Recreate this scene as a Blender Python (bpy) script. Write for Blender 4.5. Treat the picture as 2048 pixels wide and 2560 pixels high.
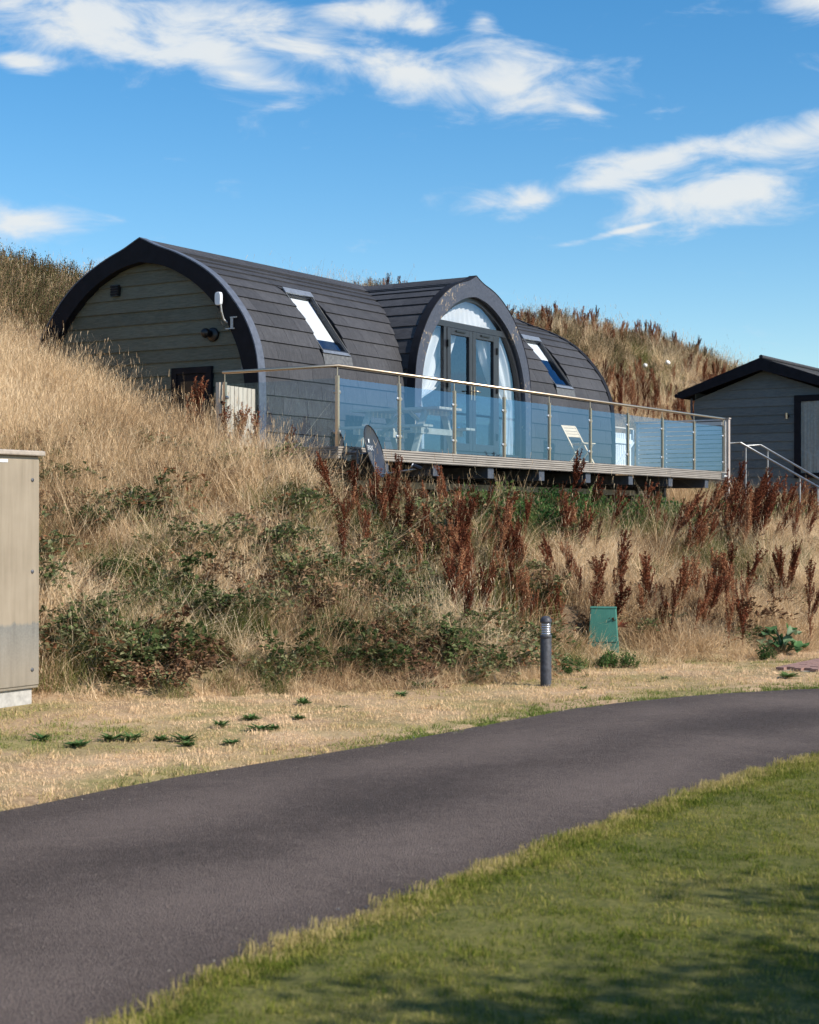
import bpy, bmesh, math, random
import numpy as np
from mathutils import Vector, Matrix
R = math.radians
sc = bpy.context.scene
for o in list(bpy.data.objects): bpy.data.objects.remove(o)
col = sc.collection
random.seed(7); RNG = np.random.default_rng(11)

# ------------------------------------------------------------------ camera, sky, sun, exposure
CAM_Z = 1.7
cam_d = bpy.data.cameras.new('camera'); cam = bpy.data.objects.new('camera', cam_d); col.objects.link(cam)
cam.location = (0, 0, CAM_Z); cam.rotation_euler = (R(90 + 0.318), 0, 0)
cam_d.sensor_fit = 'VERTICAL'; cam_d.sensor_height = 36; cam_d.lens = 58.35
cam_d.clip_start = 0.1; cam_d.clip_end = 3000
cam_d.dof.use_dof = True; cam_d.dof.focus_distance = 25; cam_d.dof.aperture_fstop = 4.5
sc.camera = cam
AX = R(57.55)                                   # the lodge's long axis, turned from world X
U = Vector((math.cos(AX), math.sin(AX), 0)); NIN = Vector((-math.sin(AX), math.cos(AX), 0))
SUN_AZ = math.atan2(-NIN.x, -NIN.y) - R(4)      # compass-like angle from +Y towards +X
SUN_EL = R(38)
sdir = Vector((math.sin(SUN_AZ) * math.cos(SUN_EL), math.cos(SUN_AZ) * math.cos(SUN_EL), math.sin(SUN_EL)))
sun_d = bpy.data.lights.new('sun', 'SUN'); sun = bpy.data.objects.new('sun', sun_d); col.objects.link(sun)
sun_d.energy = 4.6; sun_d.angle = R(0.5); sun_d.color = (1.0, 0.93, 0.82)
sun.rotation_euler = sdir.to_track_quat('Z', 'Y').to_euler(); sun.location = (20, -20, 40)
vs = sc.view_settings
vs.view_transform = 'Standard'; vs.look = 'None'; vs.gamma = 1; vs.use_curve_mapping = False; vs.exposure = 0.5
SKY_STRENGTH = 0.13

world = bpy.data.worlds.new('World'); sc.world = world; world.use_nodes = True
wt = world.node_tree; wt.nodes.clear()
def wn(t, **k):
    n = wt.nodes.new(t)
    for a, b in k.items(): setattr(n, a, b)
    return n
def wm(op, a, b=None, c=None, clamp=False):
    n = wn('ShaderNodeMath', operation=op); n.use_clamp = clamp
    for i, v in enumerate((a, b, c)):
        if v is None: continue
        if isinstance(v, (int, float)): n.inputs[i].default_value = v
        else: wt.links.new(v, n.inputs[i])
    return n.outputs[0]
def build_world():
    L = wt.links
    sky = wn('ShaderNodeTexSky', sky_type='NISHITA'); sky.sun_disc = False
    sky.sun_elevation = SUN_EL; sky.sun_rotation = SUN_AZ; sky.altitude = 0
    sky.air_density = 1.0; sky.dust_density = 0.3; sky.ozone_density = 2.0
    hs = wn('ShaderNodeHueSaturation'); hs.inputs['Saturation'].default_value = 1.40; hs.inputs['Value'].default_value = 0.86
    hs.inputs['Hue'].default_value = 0.498
    L.new(sky.outputs[0], hs.inputs['Color'])
    tc = wn('ShaderNodeTexCoord'); sp = wn('ShaderNodeSeparateXYZ'); L.new(tc.outputs['Generated'], sp.inputs[0])
    az = wm('ARCTAN2', sp.outputs[0], sp.outputs[1]); el = wm('ARCSINE', sp.outputs[2])
    cb = wn('ShaderNodeCombineXYZ'); L.new(az, cb.inputs[0]); L.new(wm('MULTIPLY', el, 2.6), cb.inputs[1])
    # warp + breakup noises in sky angles
    n1 = wn('ShaderNodeTexNoise'); n1.inputs['Scale'].default_value = 16; n1.inputs['Detail'].default_value = 7; n1.inputs['Roughness'].default_value = 0.60
    n1.inputs['Distortion'].default_value = 0.5
    L.new(cb.outputs[0], n1.inputs['Vector'])
    n2 = wn('ShaderNodeTexNoise'); n2.inputs['Scale'].default_value = 3.2; n2.inputs['Detail'].default_value = 4
    L.new(cb.outputs[0], n2.inputs['Vector'])
    def ang(x, y):                                # picture of the sky -> azimuth, elevation
        a = math.atan((x * 1.1872 - 1024) / 4149); e = math.atan((1098 - y) * 1.1872 / 4149 * math.cos(a)); return a, e
    field = None
    blobs = [(215, 28, 400, 100, 4), (430, 110, 220, 62, 14), (500, 155, 130, 36, 10), (770, 22, 125, 40, 0), (660, 95, 190, 46, 8),
             (860, 150, 220, 52, 6), (1060, 178, 280, 70, 6), (1235, 232, 70, 26, 20), (25, 462, 190, 52, 8), (1680, 290, 260, 52, -9),
             (1370, 345, 190, 44, -12), (1110, 425, 110, 34, -8), (1490, 410, 260, 66, -10), (1250, 385, 120, 30, -8), (1330, 482, 160, 10, -12),
             (1740, 5, 90, 50, 0), (1020, 40, 45, 22, 0), (900, 50, 60, 26, 0), (60, 130, 90, 22, 0)]
    av = wn('ShaderNodeCombineXYZ'); L.new(az, av.inputs[0]); L.new(el, av.inputs[1])
    for x, y, rx, ry, rot in blobs:
        a0, e0 = ang(x, y); k = 1.1872 / 4149
        mp = wn('ShaderNodeMapping', vector_type='TEXTURE'); mp.inputs['Location'].default_value = (a0, e0, 0); mp.inputs['Rotation'].default_value = (0, 0, R(-rot)); mp.inputs['Scale'].default_value = (rx * k, ry * k, 1)
        L.new(av.outputs[0], mp.inputs[0]); ln = wn('ShaderNodeVectorMath', operation='LENGTH'); L.new(mp.outputs[0], ln.inputs[0])
        field = ln.outputs['Value'] if field is None else wm('SMOOTH_MIN', field, ln.outputs['Value'], 0.25)
    field = wm('MAXIMUM', wm('SUBTRACT', 1.0, field), -0.6)
    # the same kind of broken cloud over the rest of the sky
    rest = wm('MULTIPLY', wm('SUBTRACT', n2.outputs[0], 0.56), 4.0)
    side = wm('MAXIMUM', wm('MULTIPLY', wm('SUBTRACT', wm('ABSOLUTE', az), 0.36), 8.0), wm('MULTIPLY', wm('SUBTRACT', el, 0.36), 8.0))
    low = wm('MULTIPLY', wm('SUBTRACT', el, 0.10), 8.0)
    rest = wm('MINIMUM', rest, wm('MINIMUM', side, low))
    rest = wm('MAXIMUM', rest, -0.6)
    field = wm('MAXIMUM', field, rest)
    dens = wm('ADD', wm('MULTIPLY', field, 1.30), wm('MULTIPLY', wm('SUBTRACT', n1.outputs[0], 0.42), 4.4))
    mr = wn('ShaderNodeMapRange', interpolation_type='SMOOTHSTEP')
    mr.inputs['From Min'].default_value = 0.0; mr.inputs['From Max'].default_value = 1.6
    L.new(dens, mr.inputs[0])
    n3 = wn('ShaderNodeTexNoise'); n3.inputs['Scale'].default_value = 9; n3.inputs['Detail'].default_value = 5
    L.new(cb.outputs[0], n3.inputs['Vector'])
    cr = wn('ShaderNodeMix', data_type='RGBA')
    cr.inputs['A'].default_value = (3.6, 4.2, 4.9, 1); cr.inputs['B'].default_value = (4.75, 4.8, 4.65, 1)
    L.new(wm('MULTIPLY', mr.outputs[0], wm('ADD', n3.outputs[0], 0.25), clamp=True), cr.inputs['Factor'])
    mx = wn('ShaderNodeMix', data_type='RGBA')
    L.new(wm('MULTIPLY', mr.outputs[0], 0.93), mx.inputs['Factor']); L.new(hs.outputs[0], mx.inputs['A']); L.new(cr.outputs['Result'], mx.inputs['B'])
    bg = wn('ShaderNodeBackground'); bg.inputs[1].default_value = SKY_STRENGTH
    L.new(mx.outputs['Result'], bg.inputs[0])
    out = wn('ShaderNodeOutputWorld'); L.new(bg.outputs[0], out.inputs[0])
build_world()
world.cycles.sampling_method = 'MANUAL'; world.cycles.sample_map_resolution = 256
sc.cycles.max_bounces = 8; sc.cycles.diffuse_bounces = 2; sc.cycles.glossy_bounces = 4; sc.cycles.transparent_max_bounces = 24
sc.cycles.use_denoising = True; sc.cycles.use_adaptive_sampling = True; sc.cycles.adaptive_threshold = 0.02
sc.cycles.caustics_reflective = False; sc.cycles.caustics_refractive = False

# ------------------------------------------------------------------ helpers: objects and meshes
def tag(o, label=None, cat=None, group=None, kind=None):
    for k, v in (('label', label), ('category', cat), ('group', group), ('kind', kind)):
        if v: o[k] = v
    return o
def link(o, parent=None):
    col.objects.link(o)
    if parent is not None: o.parent = parent
    return o
def empty(name, loc, rz=0.0):
    o = bpy.data.objects.new(name, None); o.location = loc; o.rotation_euler = (0, 0, rz); o.empty_display_size = 0.2
    return link(o)
class MB:
    def __init__(s): s.v = []; s.f = []; s.sm = []
    def add(s, vs_, fs, smooth=False):
        b = len(s.v); s.v += [tuple(p) for p in vs_]
        for f in fs: s.f.append(tuple(b + i for i in f)); s.sm.append(smooth)
        return s
    def box(s, x0, x1, y0, y1, z0, z1, M=None):
        vs_ = [(x, y, z) for z in (z0, z1) for x, y in ((x0, y0), (x1, y0), (x1, y1), (x0, y1))]
        if M is not None: vs_ = [tuple(M @ Vector(p)) for p in vs_]
        return s.add(vs_, [(3, 2, 1, 0), (4, 5, 6, 7), (0, 1, 5, 4), (1, 2, 6, 5), (2, 3, 7, 6), (3, 0, 4, 7)])
    def beam(s, a, b, w, h, up=(0, 0, 1)):       # rectangular bar from a to b
        a = Vector(a); b = Vector(b); d = (b - a); l = d.length; d = d / l
        up = Vector(up); side = d.cross(up)
        if side.length < 1e-4: side = d.cross(Vector((1, 0, 0)))
        side.normalize(); n = side.cross(d)
        M = Matrix(((d.x, side.x, n.x, a.x), (d.y, side.y, n.y, a.y), (d.z, side.z, n.z, a.z), (0, 0, 0, 1)))
        return s.box(0, l, -w / 2, w / 2, -h / 2, h / 2, M)
    def tube(s, pts, r, n=10, cap=True, smooth=True):
        pts = [Vector(p) for p in pts]; rs = r if isinstance(r, (list, tuple)) else [r] * len(pts)
        rings = []; prev = None
        for i, p in enumerate(pts):
            d = (pts[min(i + 1, len(pts) - 1)] - pts[max(i - 1, 0)]).normalized()
            if prev is None:
                a = d.cross(Vector((0, 0, 1)))
                if a.length < 1e-3: a = Vector((1, 0, 0))
            else: a = prev - d * prev.dot(d)
            a.normalize(); prev = a; b = d.cross(a)
            rings.append([p + (a * math.cos(2 * math.pi * k / n) + b * math.sin(2 * math.pi * k / n)) * rs[i] for k in range(n)])
        vs_ = [q for r_ in rings for q in r_]; fs = []
        for i in range(len(rings) - 1):
            for k in range(n): fs.append((i * n + k, i * n + (k + 1) % n, (i + 1) * n + (k + 1) % n, (i + 1) * n + k))
        s.add(vs_, fs, smooth)
        if cap: s.add(rings[0], [tuple(range(n))[::-1]]); s.add(rings[-1], [tuple(range(n))])
        return s
    def lathe(s, prof, n=24, M=None, smooth=True):   # prof: (r, z)
        vs_ = []; fs = []
        for r, z in prof:
            for k in range(n):
                p = Vector((r * math.cos(2 * math.pi * k / n), r * math.sin(2 * math.pi * k / n), z))
                vs_.append(tuple(M @ p) if M is not None else tuple(p))
        for i in range(len(prof) - 1):
            for k in range(n): fs.append((i * n + k, i * n + (k + 1) % n, (i + 1) * n + (k + 1) % n, (i + 1) * n + k))
        return s.add(vs_, fs, smooth)
    def prism(s, poly, fn, d0, d1):              # closed 2-D outline; fn(a, b, depth) -> 3-D
        n = len(poly); vs_ = [fn(a, b, d0) for a, b in poly] + [fn(a, b, d1) for a, b in poly]
        fs = [tuple(range(n))[::-1], tuple(range(n, 2 * n))] + [(i, (i + 1) % n, n + (i + 1) % n, n + i) for i in range(n)]
        return s.add(vs_, fs)
    def ring(s, outer, inner, fn, d0, d1):       # strip between two open outlines of equal length
        n = len(outer)
        vs_ = [fn(a, b, d) for d in (d0, d1) for P in (outer, inner) for a, b in P]
        O0, I0, O1, I1 = 0, n, 2 * n, 3 * n; fs = []
        for i in range(n - 1):
            fs += [(O0 + i, O0 + i + 1, I0 + i + 1, I0 + i), (O1 + i, I1 + i, I1 + i + 1, O1 + i + 1),
                   (O0 + i, O1 + i, O1 + i + 1, O0 + i + 1), (I0 + i, I0 + i + 1, I1 + i + 1, I1 + i)]
        fs += [(O0, I0, I1, O1), (O0 + n - 1, O1 + n - 1, I1 + n - 1, I0 + n - 1)]
        return s.add(vs_, fs)
    def mesh(s, name, mat_, fix=True):
        me = bpy.data.meshes.new(name); me.from_pydata(s.v, [], s.f)
        me.polygons.foreach_set('use_smooth', s.sm)
        if fix:
            bm = bmesh.new(); bm.from_mesh(me); bmesh.ops.recalc_face_normals(bm, faces=bm.faces); bm.to_mesh(me); bm.free()
        me.materials.append(mat_); me.update(); return me
    def build(s, name, mat_, parent=None, fix=True, bevel=0.0):
        o = bpy.data.objects.new(name, s.mesh(name, mat_, fix)); link(o, parent)
        if bevel:
            m = o.modifiers.new('bevel', 'BEVEL'); m.width = bevel; m.segments = 2; m.limit_method = 'ANGLE'
        return o
def place(name, me, parent=None, loc=(0, 0, 0), rot=(0, 0, 0), scale=(1, 1, 1)):
    o = bpy.data.objects.new(name, me); o.location = loc; o.rotation_euler = rot; o.scale = scale
    return link(o, parent)

# ------------------------------------------------------------------ helpers: materials
class NT:
    def __init__(s, name):
        s.m = bpy.data.materials.new(name); s.m.use_nodes = True; s.t = s.m.node_tree; s.t.nodes.clear()
        s.out = s.t.nodes.new('ShaderNodeOutputMaterial')
    def n(s, t, **k):
        x = s.t.nodes.new(t)
        for a, b in k.items():
            if hasattr(x, a): setattr(x, a, b)
        return x
    def l(s, a, b): s.t.links.new(a, b)
    def coord(s, kind='Object', scale=(1, 1, 1), off=True):
        tc = s.n('ShaderNodeTexCoord'); mp = s.n('ShaderNodeMapping'); mp.inputs['Scale'].default_value = scale
        ad = s.n('ShaderNodeVectorMath', operation='ADD'); rv = s.n('ShaderNodeVectorMath', operation='SCALE'); rv.inputs[0].default_value = (7.1, 3.7, 0.0 if kind == 'Z' else 5.3)
        s.l(s.n('ShaderNodeObjectInfo').outputs['Random'], rv.inputs['Scale'])
        s.l(tc.outputs['Object'], ad.inputs[0])
        if off: s.l(rv.outputs[0], ad.inputs[1])
        s.l(ad.outputs[0], mp.inputs[0]); return mp.outputs[0]
    def geo(s, scale=(1, 1, 1)):
        g = s.n('ShaderNodeNewGeometry'); mp = s.n('ShaderNodeMapping'); mp.inputs['Scale'].default_value = scale
        s.l(g.outputs['Position'], mp.inputs[0]); return mp.outputs[0]
    def noise(s, vec, scale, detail=4, rough=0.55, dist=0.0):
        x = s.n('ShaderNodeTexNoise'); x.inputs['Scale'].default_value = scale; x.inputs['Detail'].default_value = detail
        x.inputs['Roughness'].default_value = rough; x.inputs['Distortion'].default_value = dist
        s.l(vec, x.inputs['Vector']); return x.outputs[0]
    def ramp(s, fac, stops):
        x = s.n('ShaderNodeValToRGB'); e = x.color_ramp.elements
        while len(e) < len(stops): e.new(0.5)
        for el, (p, c) in zip(e, stops): el.position = p; el.color = (*c, 1) if len(c) == 3 else c
        s.l(fac, x.inputs[0]); return x.outputs[0]
    def math(s, op, a, b=None, clamp=False):
        x = s.n('ShaderNodeMath', operation=op); x.use_clamp = clamp
        for i, v in enumerate((a, b)):
            if v is None: continue
            if isinstance(v, (int, float)): x.inputs[i].default_value = v
            else: s.l(v, x.inputs[i])
        return x.outputs[0]
    def mix(s, f, a, b, blend='MIX'):
        x = s.n('ShaderNodeMix', data_type='RGBA', blend_type=blend)
        for k, v in (('Factor', f), ('A', a), ('B', b)):
            if isinstance(v, (int, float)): x.inputs[k].default_value = v
            elif isinstance(v, tuple): x.inputs[k].default_value = (*v, 1)
            else: s.l(v, x.inputs[k])
        return x.outputs['Result']
    def bump(s, h, strength=0.3, dist=0.01):
        x = s.n('ShaderNodeBump'); x.inputs['Strength'].default_value = strength; x.inputs['Distance'].default_value = dist
        s.l(h, x.inputs['Height']); return x.outputs[0]
    def pbr(s, colr, rough=0.6, metal=0.0, normal=None, spec=0.5):
        p = s.n('ShaderNodeBsdfPrincipled')
        for k, v in (('Base Color', colr), ('Roughness', rough), ('Metallic', metal)):
            if isinstance(v, (int, float)): p.inputs[k].default_value = v
            elif isinstance(v, tuple): p.inputs[k].default_value = (*v, 1)
            else: s.l(v, p.inputs[k])
        p.inputs['Specular IOR Level'].default_value = spec
        if normal is not None: s.l(normal, p.inputs['Normal'])
        s.l(p.outputs[0], s.out.inputs[0]); return s.m
def rnd(m):
    return m.n('ShaderNodeObjectInfo').outputs['Random']
def simple(name, c, rough=0.5, metal=0.0, var=0.12, scale=18, bump=0.15, stretch=(1, 1, 1), spec=0.5):
    m = NT(name); v = m.coord('Object', stretch); n = m.noise(v, scale, 5)
    c2 = tuple(x * (1 - var * 2) for x in c); c3 = tuple(min(1, x * (1 + var * 1.6)) for x in c)
    return m.pbr(m.ramp(n, [(0.3, c2), (0.7, c3)]), rough, metal, m.bump(n, bump, 0.004), spec)
def wood(name, c1, c2, rough=0.75, stretch=(2, 40, 40), var=True):
    m = NT(name); v = m.coord('Object', stretch); n = m.noise(v, 1.6, 6, 0.6, 0.4); n2 = m.noise(m.coord('Object'), 3, 3)
    f = m.math('ADD', m.math('MULTIPLY', n, 0.75), m.math('MULTIPLY', m.math('ADD', n2, m.math('MULTIPLY', rnd(m), 0.5) if var else 0.2), 0.25))
    return m.pbr(m.ramp(f, [(0.3, c1), (0.75, c2)]), rough, 0, m.bump(n, 0.35, 0.004), 0.3)

M = {}
def materials():
    # roof tiles: dark slate-grey granulated sheet, streaks running down the slope
    m = NT('roof_tile'); v = m.coord('Object', (9, 2.0, 2.0)); st = m.noise(v, 3.5, 6, 0.65, 0.6); fine = m.noise(m.coord('Object'), 95, 3, 0.7)
    big = m.noise(m.geo(), 0.9, 3)
    f = m.math('ADD', m.math('MULTIPLY', st, 0.45), m.math('ADD', m.math('MULTIPLY', fine, 0.35), m.math('ADD', m.math('ADD', 0.03, m.math('MULTIPLY', rnd(m), 0.09)), m.math('MULTIPLY', big, 0.16))))
    M['tile'] = m.pbr(m.ramp(f, [(0.34, (0.016, 0.0165, 0.020)), (0.52, (0.034, 0.0345, 0.040)), (0.74, (0.078, 0.078, 0.087))]), 0.72, 0, m.bump(m.math('ADD', st, fine), 0.55, 0.006), 0.35)
    M['verge_edge'] = simple('lit_edge_grey', (0.085, 0.098, 0.13), 0.5)
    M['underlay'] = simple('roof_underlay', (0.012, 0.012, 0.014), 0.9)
    # siding boards: grey-green wood-grain
    def siding(name, a, b):
        m = NT(name); v = m.coord('Object', (2.2, 2.2, 26)); g = m.noise(v, 2.6, 7, 0.62, 0.9); n2 = m.noise(m.coord('Object'), 1.3, 3)
        f = m.math('ADD', m.math('MULTIPLY', g, 0.7), m.math('ADD', m.math('MULTIPLY', n2, 0.2), m.math('MULTIPLY', rnd(m), 0.12)))
        return m.pbr(m.ramp(f, [(0.36, a), (0.68, b)]), 0.62, 0, m.bump(g, 0.6, 0.006), 0.35)
    M['board'] = siding('siding_green_grey', (0.066, 0.071, 0.052), (0.150, 0.156, 0.118))
    M['board2'] = siding('siding_blue_grey', (0.080, 0.096, 0.100), (0.150, 0.172, 0.176))
    M['trim'] = simple('trim_black', (0.006, 0.0065, 0.011), 0.75, 0, 0.2, 7, 0.2, spec=0.25)
    # peeling slate-blue paint over pale wood
    m = NT('peeling_paint'); v = m.coord('Object', (1, 1, 1)); a = m.noise(v, 11, 8, 0.7, 1.4); b = m.noise(v, 1.5, 3); c = m.noise(m.coord('Object'), 30, 4)
    f = m.math('ADD', a, m.math('MULTIPLY', m.math('SUBTRACT', b, 0.5), 0.55))
    mask = m.ramp(f, [(0.635, (0, 0, 0)), (0.66, (1, 1, 1))])
    base = m.ramp(c, [(0.3, (0.036, 0.042, 0.062)), (0.7, (0.062, 0.070, 0.098))])
    M['fascia'] = m.pbr(m.mix(mask, base, (0.36, 0.28, 0.19)), 0.5, 0, m.bump(mask, 0.4, 0.003), 0.5)
    M['frame'] = simple('anthracite_frame', (0.022, 0.025, 0.032), 0.35, 0, 0.1, 9, 0.05)
    M['flashing'] = simple('grey_flashing', (0.30, 0.32, 0.35), 0.35, 0.6, 0.1)
    M['leadgrey'] = simple('lead_apron', (0.12, 0.12, 0.12), 0.5, 0.2, 0.2, 20)
    M['black'] = simple('black_plastic', (0.008, 0.008, 0.010), 0.3)
    M['white'] = simple('white_plastic', (0.72, 0.75, 0.80), 0.35, 0, 0.03)
    M['steel'] = simple('brushed_steel', (0.60, 0.48, 0.35), 0.34, 1.0, 0.05, 60, 0.03)
    M['galv'] = simple('galvanised_steel', (0.42, 0.43, 0.44), 0.45, 0.8, 0.15, 40, 0.05)
    M['darkgalv'] = simple('dark_galvanised', (0.11, 0.115, 0.13), 0.5, 0.5, 0.2, 40, 0.05)
    M['decking'] = wood('weathered_decking', (0.165, 0.148, 0.134), (0.36, 0.330, 0.300), 0.8, (1.2, 18, 18))
    M['greywood'] = wood('grey_post_wood', (0.26, 0.23, 0.21), (0.48, 0.42, 0.39), 0.8, (30, 30, 1.5))
    M['pale_wood'] = wood('pale_picket_wood', (0.50, 0.40, 0.30), (0.72, 0.61, 0.48), 0.7, (30, 30, 2))
    M['table'] = wood('grey_picnic_wood', (0.30, 0.27, 0.21), (0.52, 0.47, 0.38), 0.8, (6, 6, 6))
    M['chair'] = wood('oiled_chair_wood', (0.56, 0.40, 0.24), (0.80, 0.62, 0.42), 0.55, (12, 12, 12))
    M['whitewood'] = wood('white_gate_paint', (0.62, 0.63, 0.64), (0.80, 0.80, 0.79), 0.6, (20, 20, 2))
    M['slatwood'] = wood('pale_slat_paint', (0.50, 0.51, 0.52), (0.74, 0.74, 0.74), 0.7, (20, 2, 20))
    M['beam'] = simple('blue_grey_bearer', (0.055, 0.066, 0.09), 0.6, 0, 0.12, 15)
    M['concrete'] = simple('concrete', (0.36, 0.33, 0.27), 0.9, 0, 0.18, 14, 0.4)
    # glazing: clear sheet; blue sky reflection put into the gloss colour, Fresnel boosted
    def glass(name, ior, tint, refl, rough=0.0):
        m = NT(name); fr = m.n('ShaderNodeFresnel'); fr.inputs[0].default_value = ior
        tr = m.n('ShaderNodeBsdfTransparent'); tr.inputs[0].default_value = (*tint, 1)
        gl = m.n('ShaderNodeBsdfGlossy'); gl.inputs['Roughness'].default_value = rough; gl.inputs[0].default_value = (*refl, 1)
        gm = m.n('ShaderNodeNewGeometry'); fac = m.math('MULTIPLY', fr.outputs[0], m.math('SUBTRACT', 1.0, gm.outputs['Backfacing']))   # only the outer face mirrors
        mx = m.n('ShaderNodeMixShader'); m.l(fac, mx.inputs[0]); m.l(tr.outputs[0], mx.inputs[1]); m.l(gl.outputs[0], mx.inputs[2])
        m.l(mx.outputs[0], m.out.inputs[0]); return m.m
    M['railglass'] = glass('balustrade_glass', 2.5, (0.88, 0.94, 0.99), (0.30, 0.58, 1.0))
    M['winglass'] = glass('window_glass', 2.5, (0.97, 0.98, 0.98), (0.50, 0.74, 1.0))
    m = NT('curtain'); d = m.n('ShaderNodeBsdfDiffuse'); d.inputs[0].default_value = (0.76, 0.77, 0.80, 1)
    t = m.n('ShaderNodeBsdfTranslucent'); t.inputs[0].default_value = (0.88, 0.89, 0.90, 1)
    mx = m.n('ShaderNodeMixShader'); mx.inputs[0].default_value = 0.15
    m.l(d.outputs[0], mx.inputs[1]); m.l(t.outputs[0], mx.inputs[2]); m.l(mx.outputs[0], m.out.inputs[0]); M['curtain'] = m.m
    M['cream_curtain'] = simple('cream_curtain', (0.50, 0.50, 0.47), 0.9, 0, 0.08)
    M['blind'] = simple('white_blind', (0.82, 0.83, 0.84), 0.8, 0, 0.02)
    M['lining'] = simple('interior_lining', (0.30, 0.27, 0.23), 0.8)
    M['dish'] = simple('dark_dish', (0.030, 0.034, 0.046), 0.35, 0.0, 0.05)
    M['print'] = simple('pale_print', (0.62, 0.64, 0.66), 0.6)
    M['plaque'] = simple('slate_plaque', (0.06, 0.068, 0.075), 0.5)
    M['bollard'] = simple('charcoal_bollard', (0.050, 0.052, 0.064), 0.55, 0, 0.25, 24, 0.2)
    m = NT('bollard_lens'); p = m.pbr((0.8, 0.82, 0.85), 0.12, 0.0); M['lens'] = p
    bs = [n for n in m.t.nodes if n.type == 'BSDF_PRINCIPLED'][0]; bs.inputs['Transmission Weight'].default_value = 0.7
    M['louvre'] = simple('louvre_metal', (0.75, 0.76, 0.80), 0.22, 0.9, 0.05)
    # green utility pillar, sun-bleached
    m = NT('green_grp'); n = m.noise(m.coord('Object'), 6, 5); n2 = m.noise(m.coord('Object', (18, 18, 2)), 4, 4)
    f = m.math('ADD', m.math('MULTIPLY', n, 0.6), m.math('MULTIPLY', n2, 0.4))
    M['green'] = m.pbr(m.ramp(f, [(0.3, (0.030, 0.135, 0.105)), (0.75, (0.060, 0.215, 0.165))]), 0.5, 0, m.bump(n, 0.1, 0.003))
    # roadside cabinet: warm-stained metal sheet, greyer band where the stain has washed off
    m = NT('cabinet_metal'); oc = m.coord('Object', (1, 1, 1), False); z = m.n('ShaderNodeSeparateXYZ'); m.l(oc, z.inputs[0])
    st = m.noise(m.coord('Object', (10, 10, 0.7)), 2.2, 6, 0.6); bl = m.noise(oc, 2.0, 5); sp = m.noise(oc, 60, 3)
    zz = m.math('ADD', z.outputs[2], m.math('MULTIPLY', m.math('SUBTRACT', st, 0.5), 0.10))
    band = m.ramp(zz, [(0.30, (0.35, 0.35, 0.35)), (0.745, (1, 1, 1)), (0.775, (0, 0, 0))])
    warm = m.ramp(m.math('ADD', m.math('MULTIPLY', st, 0.5), m.math('MULTIPLY', bl, 0.5)), [(0.3, (0.24, 0.195, 0.140)), (0.7, (0.37, 0.31, 0.235))])
    cool = m.ramp(m.math('ADD', m.math('MULTIPLY', st, 0.5), m.math('MULTIPLY', sp, 0.5)), [(0.3, (0.145, 0.142, 0.13)), (0.7, (0.25, 0.24, 0.215))])
    M['cabinet'] = m.pbr(m.mix(band, warm, cool), 0.5, 0.15, m.bump(sp, 0.05, 0.002))
    M['cabinet_lid'] = simple('cabinet_lid', (0.36, 0.31, 0.26), 0.6)
    M['plinth'] = simple('plinth_concrete', (0.40, 0.385, 0.36), 0.9, 0, 0.12, 20, 0.3)
    # asphalt
    m = NT('asphalt'); g = m.geo(); big = m.noise(g, 0.55, 4, 0.6, 0.6); fine = m.noise(g, 70, 3, 0.7); mid = m.noise(g, 9, 5, 0.65)
    vo = m.n('ShaderNodeTexVoronoi'); vo.inputs['Scale'].default_value = 130; m.l(g, vo.inputs['Vector'])
    uvn = m.n('ShaderNodeTexCoord'); sx = m.n('ShaderNodeSeparateXYZ'); m.l(uvn.outputs['UV'], sx.inputs[0])
    wob = m.math('ADD', sx.outputs[1], m.math('MULTIPLY', m.math('SUBTRACT', m.noise(g, 0.35, 3), 0.5), 0.22))
    track = m.math('MULTIPLY', m.math('ADD', m.math('COSINE', m.math('MULTIPLY', m.math('SUBTRACT', wob, 0.27), 12.566)), 1.0), 0.5)
    f = m.math('ADD', m.math('ADD', m.math('MULTIPLY', fine, 0.46), m.math('MULTIPLY', vo.outputs['Distance'], 0.16)), m.math('ADD', m.math('MULTIPLY', big, 0.27), m.math('ADD', m.math('MULTIPLY', mid, 0.14), m.math('MULTIPLY', track, 0.085))))
    M['asphalt'] = m.pbr(m.ramp(f, [(0.36, (0.024, 0.0175, 0.0140)), (0.50, (0.068, 0.0500, 0.0420)), (0.66, (0.160, 0.122, 0.104))]), 0.82, 0, m.bump(m.math('ADD', fine, vo.outputs['Distance']), 0.9, 0.012), 0.3)
    # ground under the plants
    m = NT('ground_soil'); g = m.geo(); a = m.noise(g, 0.7, 5, 0.6); b = m.noise(g, 14, 5, 0.7); c = m.noise(g, 60, 3)
    f = m.math('ADD', m.math('MULTIPLY', a, 0.45), m.math('ADD', m.math('MULTIPLY', b, 0.35), m.math('MULTIPLY', c, 0.2)))
    sz = m.n('ShaderNodeSeparateXYZ'); m.l(m.n('ShaderNodeNewGeometry').outputs['Position'], sz.inputs[0])
    flat = m.ramp(sz.outputs[2], [(0.06, (1, 1, 1)), (0.22, (0, 0, 0))])
    bankc = m.ramp(f, [(0.36, (0.060, 0.042, 0.028)), (0.5, (0.170, 0.118, 0.074)), (0.66, (0.34, 0.245, 0.155))]); gp_ = m.ramp(m.noise(g, 0.9, 4), [(0.42, (0, 0, 0)), (0.68, (1, 1, 1))])
    turf = m.mix(gp_, m.ramp(f, [(0.36, (0.22, 0.145, 0.085)), (0.5, (0.40, 0.275, 0.165)), (0.66, (0.52, 0.375, 0.24))]), m.ramp(f, [(0.36, (0.13, 0.12, 0.045)), (0.66, (0.34, 0.29, 0.12))]))
    M['ground'] = m.pbr(m.mix(flat, bankc, turf), 0.95, 0, m.bump(b, 0.8, 0.03), 0.1)
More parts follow.
